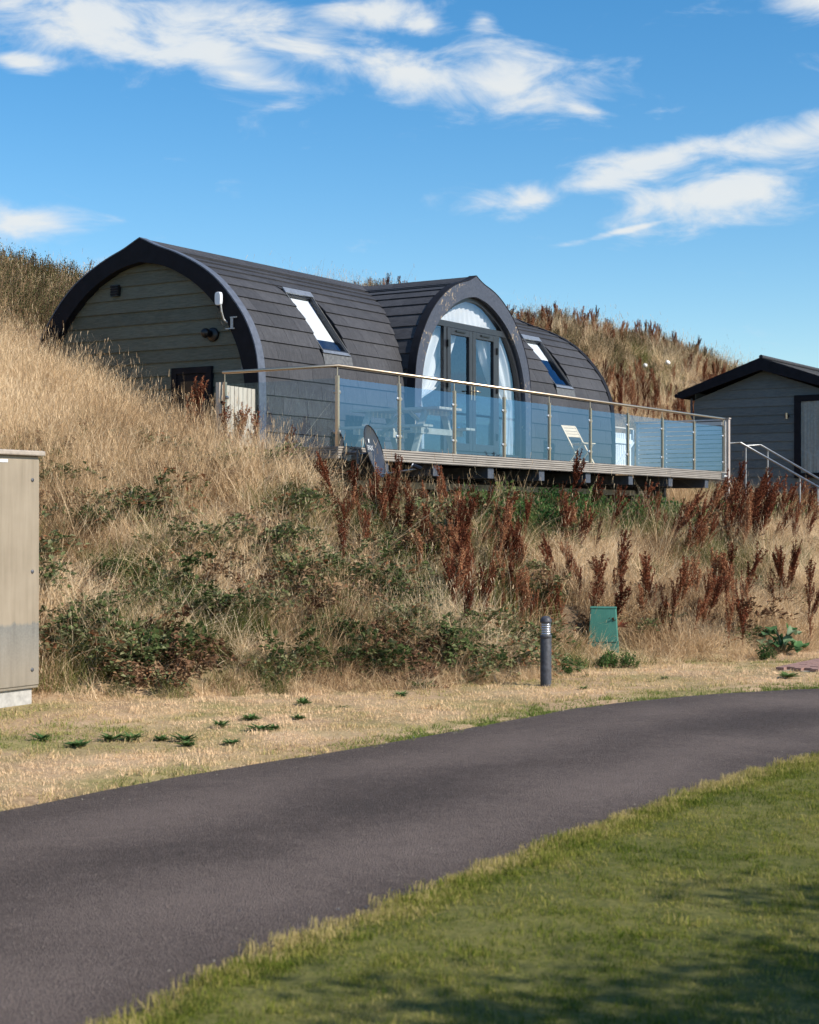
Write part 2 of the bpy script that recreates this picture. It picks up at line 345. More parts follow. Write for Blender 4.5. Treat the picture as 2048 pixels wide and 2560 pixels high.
    m = NT('lawn_soil'); g = m.geo(); a = m.noise(g, 1.2, 5); b = m.noise(g, 30, 4)
    f = m.math('ADD', m.math('MULTIPLY', a, 0.5), m.math('MULTIPLY', b, 0.5))
    M['lawn'] = m.pbr(m.ramp(f, [(0.36, (0.060, 0.070, 0.020)), (0.62, (0.150, 0.140, 0.045))]), 0.95, 0, m.bump(b, 0.6, 0.02), 0.1)
    M['brick'] = simple('red_paver', (0.27, 0.155, 0.125), 0.85, 0, 0.14, 40, 0.3)
    M['stone'] = simple('white_stone', (0.78, 0.77, 0.74), 0.8)
    M['cloth'] = simple('blue_cloth', (0.05, 0.22, 0.50), 0.9, 0, 0.4, 30)
    # plants: straw, green grass, leaves, dock; colour varies by blade and by clump
    def plant(name, stops, spread=0.45, trans=0.25, attr=True):
        m = NT(name); g = m.n('ShaderNodeNewGeometry')
        if attr:
            at_ = m.n('ShaderNodeAttribute'); at_.attribute_type = 'INSTANCER'; at_.attribute_name = 'tint'; t0 = at_.outputs['Fac']
        else: t0 = rnd(m)
        f = m.math('ADD', t0, m.math('MULTIPLY', m.math('SUBTRACT', g.outputs['Random Per Island'], 0.5), spread), clamp=True)
        c = m.ramp(f, stops)
        d = m.n('ShaderNodeBsdfDiffuse'); t = m.n('ShaderNodeBsdfTranslucent'); m.l(c, d.inputs[0]); m.l(c, t.inputs[0])
        mx = m.n('ShaderNodeMixShader'); mx.inputs[0].default_value = trans
        m.l(d.outputs[0], mx.inputs[1]); m.l(t.outputs[0], mx.inputs[2]); m.l(mx.outputs[0], m.out.inputs[0]); return m.m
    M['straw'] = plant('straw_grass', [(0.0, (0.19, 0.115, 0.060)), (0.28, (0.46, 0.305, 0.170)), (0.6, (0.70, 0.510, 0.305)), (1.0, (0.85, 0.68, 0.46))], 0.75)
    M['olive'] = plant('olive_grass', [(0.0, (0.060, 0.085, 0.022)), (0.4, (0.135, 0.150, 0.045)), (0.75, (0.27, 0.245, 0.10)), (1.0, (0.42, 0.34, 0.17))], 0.6)
    M['green_grass'] = plant('lawn_grass', [(0.0, (0.062, 0.098, 0.014)), (0.35, (0.170, 0.198, 0.032)), (0.65, (0.310, 0.275, 0.076)), (1.0, (0.50, 0.39, 0.18))], 0.6)
    M['verge'] = plant('verge_grass', [(0.0, (0.130, 0.185, 0.042)), (0.3, (0.30, 0.29, 0.100)), (0.6, (0.62, 0.445, 0.245)), (1.0, (0.80, 0.58, 0.37))], 0.5)
    M['bramble'] = plant('bramble_leaf', [(0.0, (0.045, 0.070, 0.024)), (0.45, (0.120, 0.150, 0.056)), (0.75, (0.225, 0.235, 0.125)), (0.94, (0.28, 0.23, 0.12)), (1.0, (0.28, 0.13, 0.065))], 0.8, 0.3)
    M['brown_leaf'] = plant('dead_bramble_leaf', [(0.0, (0.085, 0.045, 0.028)), (0.5, (0.19, 0.105, 0.060)), (1.0, (0.33, 0.22, 0.13))], 0.8, 0.2)
    M['nettle'] = plant('nettle_leaf', [(0.0, (0.030, 0.075, 0.025)), (0.6, (0.075, 0.150, 0.045)), (1.0, (0.16, 0.21, 0.07))], 0.6, 0.3)
    M['shrub'] = plant('gorse_leaf', [(0.0, (0.032, 0.040, 0.016)), (0.5, (0.085, 0.085, 0.034)), (1.0, (0.20, 0.165, 0.085))], 0.8, 0.1)
    M['stem'] = plant('stem_brown', [(0.0, (0.10, 0.06, 0.04)), (1.0, (0.30, 0.20, 0.12))], 0.6, 0.0)
    dock = [(0.0, (0.070, 0.025, 0.016)), (0.4, (0.175, 0.056, 0.032)), (0.75, (0.29, 0.105, 0.055)), (1.0, (0.44, 0.24, 0.13))]
    M['dock'] = plant('dock_seed', dock, 0.7, 0.1)
    M['dock_one'] = plant('dock_seed_single', dock, 0.7, 0.1, attr=False)
    M['weed'] = plant('weed_leaf', [(0.0, (0.040, 0.095, 0.034)), (1.0, (0.130, 0.200, 0.070))], 0.9, 0.25, attr=False)
    M['rhubarb'] = plant('broad_leaf', [(0.0, (0.030, 0.085, 0.025)), (0.7, (0.095, 0.180, 0.075)), (1.0, (0.22, 0.28, 0.17))], 1.0, 0.2, attr=False)
    M['bark'] = simple('bark', (0.12, 0.085, 0.06), 0.9, 0, 0.2, 12, 0.6)
    M['treeleaf'] = plant('tree_leaf', [(0.0, (0.03, 0.07, 0.02)), (1.0, (0.09, 0.14, 0.04))], 0.8, 0.3, attr=False)
materials()

# ------------------------------------------------------------------ layout: lodge frame, terrain
C0 = Vector((-0.96, 22.4, 0)); DECK_Z = CAM_Z + 1.01
def L2W(t, q): return (C0.x + U.x * t + NIN.x * q, C0.y + U.y * t + NIN.y * q)
def W2L(x, y):
    dx, dy = np.asarray(x) - C0.x, np.asarray(y) - C0.y
    return dx * U.x + dy * U.y, dx * NIN.x + dy * NIN.y
_ng = np.random.default_rng(5).random((64, 64))
def vnoise(x, y, scale, octv=3, seed=0):
    x = np.asarray(x, float) * scale + seed * 17.3; y = np.asarray(y, float) * scale + seed * 9.1; s = 0; a = 1; tot = 0
    for _ in range(octv):
        xi = np.floor(x).astype(int); yi = np.floor(y).astype(int); fx = x - xi; fy = y - yi
        fx = fx * fx * (3 - 2 * fx); fy = fy * fy * (3 - 2 * fy)
        g = lambda i, j: _ng[i % 64, j % 64]
        s = s + a * ((g(xi, yi) * (1 - fx) + g(xi + 1, yi) * fx) * (1 - fy) + (g(xi, yi + 1) * (1 - fx) + g(xi + 1, yi + 1) * fx) * fy)
        tot += a; a *= 0.5; x = x * 2.03 + 5.2; y = y * 2.03 + 1.7
    return s / tot
FOOT = np.array([(-900, -420), (-40, 4), (-12, 10.5), (-6, 13.6), (-3.65, 14.9), (-2.6, 15.75), (-1.7, 16.0), (-0.8, 16.3), (0.2, 16.6), (0.9, 17.3), (1.45, 17.9), (2.1, 19.3), (3.0, 19.7), (3.9, 20.0), (5.0, 21.3), (8, 25), (14, 33), (40, 66), (900, 1416)])
def foot(x): return np.interp(x, FOOT[:, 0], FOOT[:, 1])
CP = []
for t, q, z in [(-.9, -.1, 2.0), (.6, -.1, 1.78), (2.5, -.1, 1.72), (5, -.1, 1.68), (8, -.1, 1.66), (11, -.1, 1.68), (14, -.1, 1.75), (.8, -1.5, 1.42), (4, -1.5, 1.38), (8, -1.5, 1.36), (12, -1.5, 1.40), (-1, 2, 2.40), (.5, 2, 2.42), (.6, 3.3, 2.75), (.6, 4.3, 3.1),
                (.6, 5.3, 3.5), (.6, 6.3, 3.95), (.6, 8, 4.85), (.6, 10, 6.1), (.6, 12, 7.05), (.6, 14, 7.1), (.6, 20, 6.6), (-4, 0, 1.35), (-4, 2, 2.15), (-4, 4, 3.0), (-4, 6, 3.85),
                (-4, 9, 5.3), (-4, 12, 6.7), (-4, 16, 6.1), (-8, 2, 1.7), (-8, 6, 3.6), (-8, 12, 5.8), (4, 4, 2.3), (8, 4, 2.3), (11, 4, 2.3), (4, 7, 3.9), (8, 7, 3.9), (11, 7, 3.8), (4, 9, 5.1), (11, 9, 5.1),
                (7, 12, 6.35), (12, 12, 6.6), (7, 16, 6.4), (13, 16, 6.7), (15, 0, 1.85), (15, 2, 2.1), (15, 4, 2.7), (15, 6, 3.7), (15, 8, 5.0), (16.5, -1.2, 1.5), (20, -2, 1.5), (20, 1, 2.1), (20, 3.5, 2.4), (20, 5, 3.2), (20, 7, 4.5), (20, 12, 7.4),
                (32, 0, 2.1), (32, 4, 3.0), (32, 6, 4.0), (32, 8, 5.2), (32, 12, 7.9), (32, 17, 8.1), (48, 0, 2.1), (48, 4, 3.0), (48, 8, 4.9), (40, 12, 7.75), (48, 12, 6.9), (48, 17, 7.0), (60, 0, 2), (56, 12, 5.0), (64, 12, 3.6), (32, -6, .8), (48, -6, .8)]:
    x, y = L2W(t, q); CP.append((x, y, z))
for x, y in FOOT[2:-2]: CP.append((x, y, 0.0))
CP += [(6.2, 25.6, 0.75), (7, 29, 1.15), (3.5, 25, 0.95), (1.2, 21.5, 0.95), (-2, 19.3, 1.2), (-4.5, 18.5, 1.4), (9, 32, 1.2), (12, 34, 0.8)]
CP = np.array(CP)
def _phi(d2): return 0.5 * d2 * np.log(d2 + 1e-9)
def _tps():
    n = len(CP); P = np.c_[np.ones(n), CP[:, :2]]; d2 = ((CP[:, None, :2] - CP[None, :, :2]) ** 2).sum(-1)
    A = np.zeros((n + 3, n + 3)); A[:n, :n] = _phi(d2) + 0.15 * np.eye(n); A[:n, n:] = P; A[n:, :n] = P.T
    return np.linalg.solve(A, np.r_[CP[:, 2], 0, 0, 0])
_W = _tps()
def H(x, y):
    x = np.atleast_1d(np.asarray(x, float)); y = np.atleast_1d(np.asarray(y, float)); out = np.zeros_like(x)
    t, q = W2L(x, y); tc = np.clip(t, -8, 56); qc = np.clip(q, -12, 18)
    xc = C0.x + U.x * tc + NIN.x * qc; yc = C0.y + U.y * tc + NIN.y * qc
    for i in range(0, len(x), 20000):
        a = xc[i:i + 20000]; b = yc[i:i + 20000]
        d2 = (a[:, None] - CP[None, :, 0]) ** 2 + (b[:, None] - CP[None, :, 1]) ** 2
        out[i:i + 20000] = _phi(d2) @ _W[:len(CP)] + _W[-3] + _W[-2] * a + _W[-1] * b
    s = (y - foot(x)); k = np.clip(s / 2.2, 0, 1); k = k * k * (3 - 2 * k)
    rough = (vnoise(x, y, 1.15, 3, 1) - 0.5) * 0.62 * np.clip(s / 2, 0, 1) + (vnoise(x, y, 1.5, 2, 4) - 0.5) * 0.05
    z = np.maximum(out, 0.0) * k + rough * np.where(s > 0, 1, 0.6)
    ins = (t > 1.05) & (t < 12.6) & (q > 2.15) & (q < 6.5); z = np.where(ins, np.minimum(z, 2.42), z)
    dk = (t > -0.05) & (t < 14.1) & (q > -0.25) & (q < 2.3); z = np.where(dk, np.minimum(z, 2.16), z)
    cb = (t > 19.8) & (t < 31) & (q > -0.5) & (q < 3.4); z = np.where(cb, np.minimum(z, 2.5), z)
    return z
def Hs(x, y): return float(H(x, y)[0])
def ground_px(xd, yd, dmin=9, dmax=75):
    """point of the terrain on a sight line (used only to find where things stand)"""
    s = np.arange(dmin, dmax, 0.05); x = (xd * 1.1872 - 1024) / 4149 * s; z = CAM_Z + (1098 - yd) * 1.1872 / 4149 * s
    hz = H(x, s); k = np.argmax(z < hz); return x[k], s[k], hz[k]
# road edges
FAR = np.array([(-60, -50), (-12, -2.5), (-6, 4.6), (-4.2, 7.1), (-2.39, 9.68), (-1.73, 10.76), (-0.89, 11.83), (-0.05, 12.86), (0.79, 14.01), (1.31, 14.89), (1.95, 15.55), (2.98, 16.32), (4.17, 16.88), (7, 17.7), (14, 19.2), (60, 27)])
NEAR = np.array([(-56, -56), (-6, -4), (-2.5, 2.9), (-1.28, 4.9), (-0.92, 5.62), (-0.76, 5.99), (-0.57, 6.44), (-0.26, 6.93), (0.08, 7.5), (0.73, 8.59), (1.33, 9.52), (1.91, 10.48), (2.92, 11.83), (5.2, 13.2), (14, 15), (60, 22)])
def resample(P, n):
    d = np.r_[0, np.cumsum(np.hypot(*np.diff(P, axis=0).T))]
    return np.c_[np.interp(n, d, P[:, 0]), np.interp(n, d, P[:, 1])], d[-1]
def far_y(x): return np.interp(x, FAR[:, 0], FAR[:, 1])
def near_y(x): return np.interp(x, NEAR[:, 0], NEAR[:, 1])

def grid_mesh(name, xs, ys, zf, mat_, keep=None):
    X, Y = np.meshgrid(xs, ys); Z = zf(X.ravel(), Y.ravel()); nx, ny = len(xs), len(ys)
    v = np.c_[X.ravel(), Y.ravel(), Z]; i = np.arange(nx * ny).reshape(ny, nx)
    f = np.c_[i[:-1, :-1].ravel(), i[:-1, 1:].ravel(), i[1:, 1:].ravel(), i[1:, :-1].ravel()]
    if keep is not None:
        cx_ = v[f].mean(1); f = f[keep(cx_[:, 0], cx_[:, 1])]
    me = bpy.data.meshes.new(name); me.from_pydata(v.tolist(), [], f.tolist()); me.materials.append(mat_)
    me.polygons.foreach_set('use_smooth', [True] * len(f)); me.update()
    return me
def setting():
    xs = np.r_[-900, -400, -150, -60, np.arange(-30, 45, 0.25), 60, 150, 400, 900]
    ys = np.r_[-900, -400, -150, -60, -30, -15, np.arange(-6, 62, 0.25), 75, 100, 160, 400, 900]
    def zf(x, y):
        z = H(x, y); on = (y < far_y(x) + 0.1) & (y > near_y(x) - 0.1); return np.where(on, -0.06, z)
    o = place('ground', grid_mesh('ground', xs, ys, zf, M['ground'])); tag(o, kind='structure', label='dry grassy ground and banked hillside')
    # road: a sheet between two wavering edges
    n = 520; d1 = np.linspace(0, 1, n); FR, lf = resample(FAR, np.r_[0]); NR, ln = resample(NEAR, np.r_[0])
    w = 0.5 - 0.5 * np.cos(np.clip((d1 - 0.0) / 1.0, 0, 1) * np.pi); w = 0.35 * w + 0.65 * d1
    A, _ = resample(FAR, d1 * lf); B, _ = resample(NEAR, d1 * ln)
    # smooth the polylines
    for P in (A, B):
        for _ in range(6): P[1:-1] = (P[:-2] + P[1:-1] * 2 + P[2:]) / 4
    jit = lambda P, s: P + np.c_[np.zeros(n), (vnoise(P[:, 0], P[:, 1], 2.2, 4, s) - 0.5) * 0.16]
    A = jit(A, 2); B = jit(B, 3); v = []; f = []; k = 9
    for i in range(n):
        for j in range(k):
            p = A[i] + (B[i] - A[i]) * j / (k - 1); cam_ = 0.035 * (1 - abs(2 * j / (k - 1) - 1) ** 2); v.append((p[0], p[1], 0.004 + cam_))
    for i in range(n - 1):
        for j in range(k - 1): a = i * k + j; f.append((a, a + 1, a + k + 1, a + k))
    me = bpy.data.meshes.new('road'); me.from_pydata(v, [], f); me.materials.append(M['asphalt'])
    uv = me.uv_layers.new(name='UVMap'); li = np.zeros(len(me.loops), np.int32); me.loops.foreach_get('vertex_index', li); uv.data.foreach_set('uv', np.c_[(li // k) / 12.0, (li % k) / (k - 1)].astype(np.float32).ravel()); me.polygons.foreach_set('use_smooth', [True] * len(f))
    o = place('road', me); tag(o, kind='structure', label='dark asphalt access road curving past the bank')
    # lawn: its own sheet on the near side of the road
    v = []; f = []
    for i in range(n):
        d = Vector((B[i][0] - A[i][0], B[i][1] - A[i][1])).normalized()
        for j, (off, z) in enumerate(((-0.02, -0.02), (0.03, 0.03), (0.5, 0.05), (2, 0.05), (8, 0.05), (40, 0.05))):
            v.append((B[i][0] + d.x * off, B[i][1] + d.y * off, z))
    for i in range(n - 1):
        for j in range(5): a = i * 6 + j; f.append((a, a + 1, a + 7, a + 6))
    me = bpy.data.meshes.new('lawn'); me.from_pydata(v, [], f); me.materials.append(M['lawn'])
    o = place('lawn', me); tag(o, kind='structure', label='mown green lawn in front of the road')
    # red paved pad at the road's far side
    ox, oy = 4.17, 18.92; pad = MB(); e1 = U; e2 = -NIN
    fn = lambda a, b, z: (ox + e1.x * a + e2.x * b, oy + e1.y * a + e2.y * b, z)
    pad.prism([(0, 0), (2.92, 0), (2.92, 1.82), (0, 1.82)], fn, -0.08, 0.005); p = pad.build('paved_pad', M['concrete']); tag(p, kind='structure', label='red brick paved pad beside the road')
    b = MB(); b.box(-0.097, 0.097, -0.047, 0.047, 0, 0.032); bme = b.mesh('brick', M['brick'])
    for i in range(14):
        for j in range(18):
            a_ = 0.1 + i * 0.2 + (0.1 if j % 2 else 0); b_ = 0.05 + j * 0.1
            if a_ > 2.9: continue
            x, y, _ = fn(a_, b_, 0); place('brick', bme, p, (x, y, 0.007 + random.uniform(-.003, .003)), (0, 0, AX + random.uniform(-.01, .01)))
setting()

# ------------------------------------------------------------------ the arched lodge
PO = np.array([(0, 3.33), (.12, 3.284), (.32, 3.175), (.57, 3.103), (.84, 2.987), (1.1, 2.86), (1.4, 2.676), (1.66, 2.439), (1.86, 2.209), (2.03, 1.983), (2.14, 1.762), (2.23, 1.544), (2.27, 1.317), (2.29, 1.09), (2.3, .8), (2.3, -.12)])
PI_ = np.array([(0, 2.963), (.35, 2.911), (.65, 2.805), (.95, 2.653), (1.19, 2.486), (1.4, 2.299), (1.63, 2.055), (1.8, 1.772), (1.92, 1.516), (1.99, 1.287), (2.03, 1.1), (2.05, .8), (2.05, -.12)])
DO = np.array([(0, 3.301), (.1, 3.25), (.24, 3.185), (.46, 3.14), (.73, 3.06), (1.0, 2.925), (1.23, 2.77), (1.42, 2.61), (1.6, 2.41), (1.74, 2.2), (1.86, 1.99), (1.95, 1.77), (2.0, 1.53), (2.02, 1.3), (2.03, 1.1), (2.03, -.05)])
DI = np.array([(0, 2.93), (.22, 2.91), (.45, 2.85), (.72, 2.74), (.95, 2.61), (1.13, 2.49), (1.28, 2.36), (1.43, 2.2), (1.57, 2.0), (1.68, 1.78), (1.75, 1.57), (1.8, 1.34), (1.82, 1.0), (1.82, .04)])
QC, T0, T1, TD, QD = 4.3, 0.97, 12.75, 6.86, 1.95
class Prof:
    def __init__(s, P, off=0.0):
        d = np.r_[0, np.cumsum(np.hypot(*np.diff(P, axis=0).T))]; n = 120; ss = np.linspace(0, d[-1], n)
        Q = np.c_[np.interp(ss, d, P[:, 0]), np.interp(ss, d, P[:, 1])]
        for _ in range(5): Q[1:-1] = (Q[:-2] + 2 * Q[1:-1] + Q[2:]) / 4
        tg = np.gradient(Q, axis=0); tg /= np.linalg.norm(tg, axis=1)[:, None]; nr = np.c_[-tg[:, 1], tg[:, 0]]
        if nr[60].sum() < 0: nr = -nr
        s.Q = Q + nr * off; s.d = np.r_[0, np.cumsum(np.hypot(*np.diff(s.Q, axis=0).T))]; s.nr = nr; s.len = s.d[-1]
    def at(s, v, off=0.0):
        q = [np.interp(v, s.d, s.Q[:, k]) + off * np.interp(v, s.d, s.nr[:, k]) for k in (0, 1)]; return q
    def k_at(s, z): return float(np.interp(-z, -s.Q[:, 1], s.Q[:, 0]))
    def z_at(s, k): return float(np.interp(k, s.Q[:, 0], s.Q[:, 1]))
MAIN = Prof(PO, -0.035); DORM = Prof(DO, -0.035)
lodge = empty('arched_lodge', (C0.x, C0.y, DECK_Z), AX)
tag(lodge, 'dark tiled barrel-roofed lodge with arched glazed dormer above the deck', 'lodge')
EXPO = 0.272
SKYL = [(2.56, 3.34), (2 * TD - 3.34, 2 * TD - 2.56)]
SK_S0, SK_S1 = [float(np.interp(-z, -MAIN.Q[:, 1], MAIN.d)) for z in (2.64, 1.60)]
def tile_patch(mb, prof, a0, a1, s0, s1, fn, n=2, thick=0.024):
    """one roof tile between two joints and two courses; butt end proud of the course below"""
    vs_ = []; g = 0.0022
    for lay in (0, 1):
        for i in range(n + 1):
            v = s0 + (s1 - s0 + 0.03) * i / n
            off = (0.004 + (thick) * i / n) if lay == 0 else -0.006 + (thick - 0.006) * i / n * 0.6
            k, z = prof.at(min(v, prof.len), off)
            for a in (a0 + g, a1 - g): vs_.append(fn(a, k, z))
    m = 2 * (n + 1); fs = []
    for i in range(n): fs += [(2 * i, 2 * i + 1, 2 * i + 3, 2 * i + 2), (m + 2 * i, m + 2 * i + 2, m + 2 * i + 3, m + 2 * i + 1), (2 * i, 2 * i + 2, m + 2 * i + 2, m + 2 * i), (2 * i + 1, m + 2 * i + 1, m + 2 * i + 3, 2 * i + 3)]
    fs += [(2 * n, 2 * n + 1, m + 2 * n + 1, m + 2 * n), (0, m, m + 1, 1)]
    mb.add(vs_, fs); return mb
def build_roof():
    TW = 0.61; front = lambda a, k, z: (a, QC - k, z); back = lambda a, k, z: (a, QC + k, z)
    s = 0.06; row = 0; backmb = MB()
    while s < MAIN.len - 0.03:
        e = min(s + EXPO, MAIN.len); k, z = MAIN.at((s + e) / 2); tile_patch(backmb, MAIN, T0 + .02, T1 - .02, s, e, back)
        segs = [(T0 + 0.02, T1 - 0.02)]
        holes = []
        if z < DORM.Q[0, 1] - 0.02:
            hw = DORM.k_at(min(z, 3.25)) ; holes.append((TD - hw + 0.02, TD + hw - 0.02))
        if e > SK_S0 + 0.02 and s < SK_S1 - 0.02: holes += SKYL
        for h0, h1 in sorted(holes):
            ns = []
            for a, b in segs:
                if h1 <= a or h0 >= b: ns.append((a, b)); continue
                if h0 > a: ns.append((a, h0))
                if h1 < b: ns.append((h1, b))
            segs = ns
        off = (row * 0.37) % 1.0 * TW; joints = [T0 - TW + off + i * TW for i in range(24)]
        mb = MB(); tile_patch(mb, MAIN, 0, TW, s, e, front); full = mb.mesh('roof_tile', M['tile'])
        for a, b in segs:
            cuts = [a] + [j for j in joints if a + 0.1 < j < b - 0.1] + [b]
            for c, d in zip(cuts[:-1], cuts[1:]):
                if abs(d - c - TW) < 1e-6: place('roof_tile', full, lodge, (c, 0, 0))
                else: mb = MB(); tile_patch(mb, MAIN, c, d, s, e, front); mb.build('roof_tile', M['tile'], lodge)
        # partial rows above and below each skylight
        for h0, h1 in SKYL:
            if s < SK_S0 < e and SK_S0 - s > 0.05: mb = MB(); tile_patch(mb, MAIN, h0, h1, s, SK_S0 - 0.03, front); mb.build('roof_tile', M['tile'], lodge)
            if s < SK_S1 < e and e - SK_S1 > 0.05: mb = MB(); tile_patch(mb, MAIN, h0, h1, SK_S1, e, front); mb.build('roof_tile', M['tile'], lodge)
        s += EXPO; row += 1
    o = backmb.build('rear_tile_courses', M['tile'], lodge); o['kind'] = 'stuff'
    # ridge caps
    for i in range(10):
        a = T0 + 0.02 + i * (T1 - T0 - .04) / 10; b = a + (T1 - T0 - .04) / 10 - 0.004; mb = MB()
        out = [(-.17, MAIN.z_at(.17) + .02), (0, MAIN.Q[0, 1] + .035), (.17, MAIN.z_at(.17) + .02)]; inn = [(x, z - .03) for x, z in out]
        mb.ring(out, inn, lambda k, z, d: (d, QC + k, z), a, b); mb.build('ridge_cap', M['tile'], lodge)
    # dormer: left flank tile by tile, right flank (turned away) as one piece
    s = 0.06; row = 0; right = MB()
    while s < DORM.len - 0.05:
        e = min(s + EXPO, DORM.len); k, z = DORM.at((s + e) / 2)
        q1 = QC - MAIN.k_at(min(z, 3.28)) + 0.06 if z > 0.9 else QC - MAIN.k_at(max(z, .2)) + 0.04
        q0 = QD - 0.02
        if q1 - q0 > 0.05:
            L_ = lambda a, k_, z_: (TD - k_, a, z_); R_ = lambda a, k_, z_: (TD + k_, a, z_)
            nn = max(1, round((q1 - q0) / 0.6)); st = (q1 - q0) / nn
            for i in range(nn): mb = MB(); tile_patch(mb, DORM, q0 + i * st, q0 + (i + 1) * st, s, e, L_); mb.build('roof_tile', M['tile'], lodge)
            tile_patch(right, DORM, q0, q1, s, e, R_)
        s += EXPO; row += 1
    right.build('dormer_right_courses', M['tile'], lodge)['kind'] = 'stuff'
    for i in range(3):
        a = QD - .02 + i * .8; b = min(a + .796, QC - 0.05); mb = MB()
        out = [(-.15, DORM.z_at(.15) + .02), (0, DORM.Q[0, 1] + .03), (.15, DORM.z_at(.15) + .02)]
        mb.ring(out, [(x, z - .03) for x, z in out], lambda k_, z_, d: (TD + k_, d, z_), a, b); mb.build('ridge_cap', M['tile'], lodge)
    # sheathing under the tiles, open under the dormer and the skylights
    sh = MB(); ts = np.unique(np.round(np.r_[np.arange(T0 + .02, T1, 0.13), T1 - .02, SKYL[0], SKYL[1]], 3)); SS = np.unique(np.r_[np.linspace(0, MAIN.len, 60), SK_S0, SK_S1])
    for off in (-0.012, -0.10):
        for side in (1, -1):
            for i in range(len(ts) - 1):
                for j in range(len(SS) - 1):
                    tm = (ts[i] + ts[i + 1]) / 2; sm_ = (SS[j] + SS[j + 1]) / 2; k, z = MAIN.at(sm_)
                    if side == 1:
                        if any(a < tm < b for a, b in SKYL) and SK_S0 < sm_ < SK_S1: continue
                        if abs(tm - TD) < DORM.k_at(z) - 0.03 and z < 3.25: continue
                    sh.add([(t, QC - side * MAIN.at(v, off)[0], MAIN.at(v, off)[1]) for t, v in ((ts[i], SS[j]), (ts[i + 1], SS[j]), (ts[i + 1], SS[j + 1]), (ts[i], SS[j + 1]))], [(0, 1, 2, 3)])
    DS = np.linspace(0, DORM.len, 40)
    for off in (-0.012, -0.10):
        for side in (1, -1):
            for j in range(len(DS) - 1):
                k, z = DORM.at((DS[j] + DS[j + 1]) / 2); q1 = QC - MAIN.k_at(min(max(z, .1), 3.28)) + 0.05
                sh.add([(TD + side * DORM.at(v, off)[0], q, DORM.at(v, off)[1]) for q, v in ((QD, DS[j]), (q1, DS[j]), (q1, DS[j + 1]), (QD, DS[j + 1]))], [(0, 1, 2, 3)])
    sh.build('roof_shell', M['underlay'], lodge, fix=False)
    # lining: floor, back partition, far gable
    ln = MB(); ln.box(T0 + .05, T1 - .05, QC - 2.15, QC + 2.15, 0.02, 0.10); ln.box(T0 + .6, T1 - .6, QC + .6, QC + .66, 0.1, 2.9)
    ln.build('interior_lining', M['lining'], lodge)
    # arch trims: left and right gables, dormer
    def sym(P): return [(-k, z) for k, z in P[::-1]] + [(k, z) for k, z in P[1:]]
    def eq(P, n=44):
        P = np.array(P); d = np.r_[0, np.cumsum(np.hypot(*np.diff(P, axis=0).T))]; ss = np.linspace(0, 1, n) * d[-1]; Q = np.c_[np.interp(ss, d, P[:, 0]), np.interp(ss, d, P[:, 1])]
        for _ in range(2): Q[1:-1] = (Q[:-2] + 2 * Q[1:-1] + Q[2:]) / 4
        return Q
    oM, iM = sym(eq(PO)), sym(eq(PI_)); oD, iD = sym(eq(DO)), sym(eq(DI))
    for a, b in ((T0 - 0.13, T0 + 0.02), (T1 - 0.02, T1 + 0.13)):
        MB().ring(oM, iM, lambda k, z, d: (d, QC + k, z), a, b).build('gable_trim', M['trim'], lodge)
        o2 = [(k * 1.006, z + .012) for k, z in oM]
    # lighter grey strip painting sunlight on the outer edge of the left trim
    MB().ring([(k * 1.007, z + .016) for k, z in oM], oM, lambda k, z, d: (d, QC + k, z), T0 - 0.135, T0 + 0.03).build('lit_trim_edge', M['verge_edge'], lodge)
    MB().ring(oD, iD, lambda k, z, d: (TD + k, d, z), QD - 0.12, QD + 0.02).build('dormer_trim', M['fascia'], lodge)['label'] = 'slate blue dormer arch board with peeling paint'
    MB().ring([(k * 1.006, z + .014) for k, z in oD], oD, lambda k, z, d: (TD + k, d, z), QD - 0.125, QD + 0.03).build('dormer_verge_strip', M['trim'], lodge)
    # gable boards, both ends
    pin = Prof(PI_ + np.array([(0, .10)] + [(.10, .06)] * (len(PI_) - 1)))
    for side, tt in ((1, T0), (-1, T1)):
        z0 = -0.08; i = 0
        zb = 1.245 + 0.2035 * 8 - 0.2035 * 15
        for i in range(16):
            a = zb - .02 + i * 0.2035; b = min(a + 0.2035, 2.99)
            if b - a < .03: continue
            zs = np.linspace(a - .015, b, 5); left = [(-pin.k_at(min(z, 3.0)), z) for z in zs]; right = [(pin.k_at(min(z, 3.0)), z) for z in zs[::-1]]
            poly = left + right; mb = MB(); n = len(poly)
            lap = lambda z: tt + side * (0.030 - 0.026 * (1 - (z - a) / (b - a)))
            vs_ = [(lap(z), QC + k, z) for k, z in poly] + [(tt + side * .06, QC + k, z) for k, z in poly]
            mb.add(vs_, [tuple(range(n)), tuple(range(n, 2 * n))[::-1]] + [(j, n + j, n + (j + 1) % n, (j + 1) % n) for j in range(n)])
            mb.build('gable_board', M['board'], lodge)
build_roof()

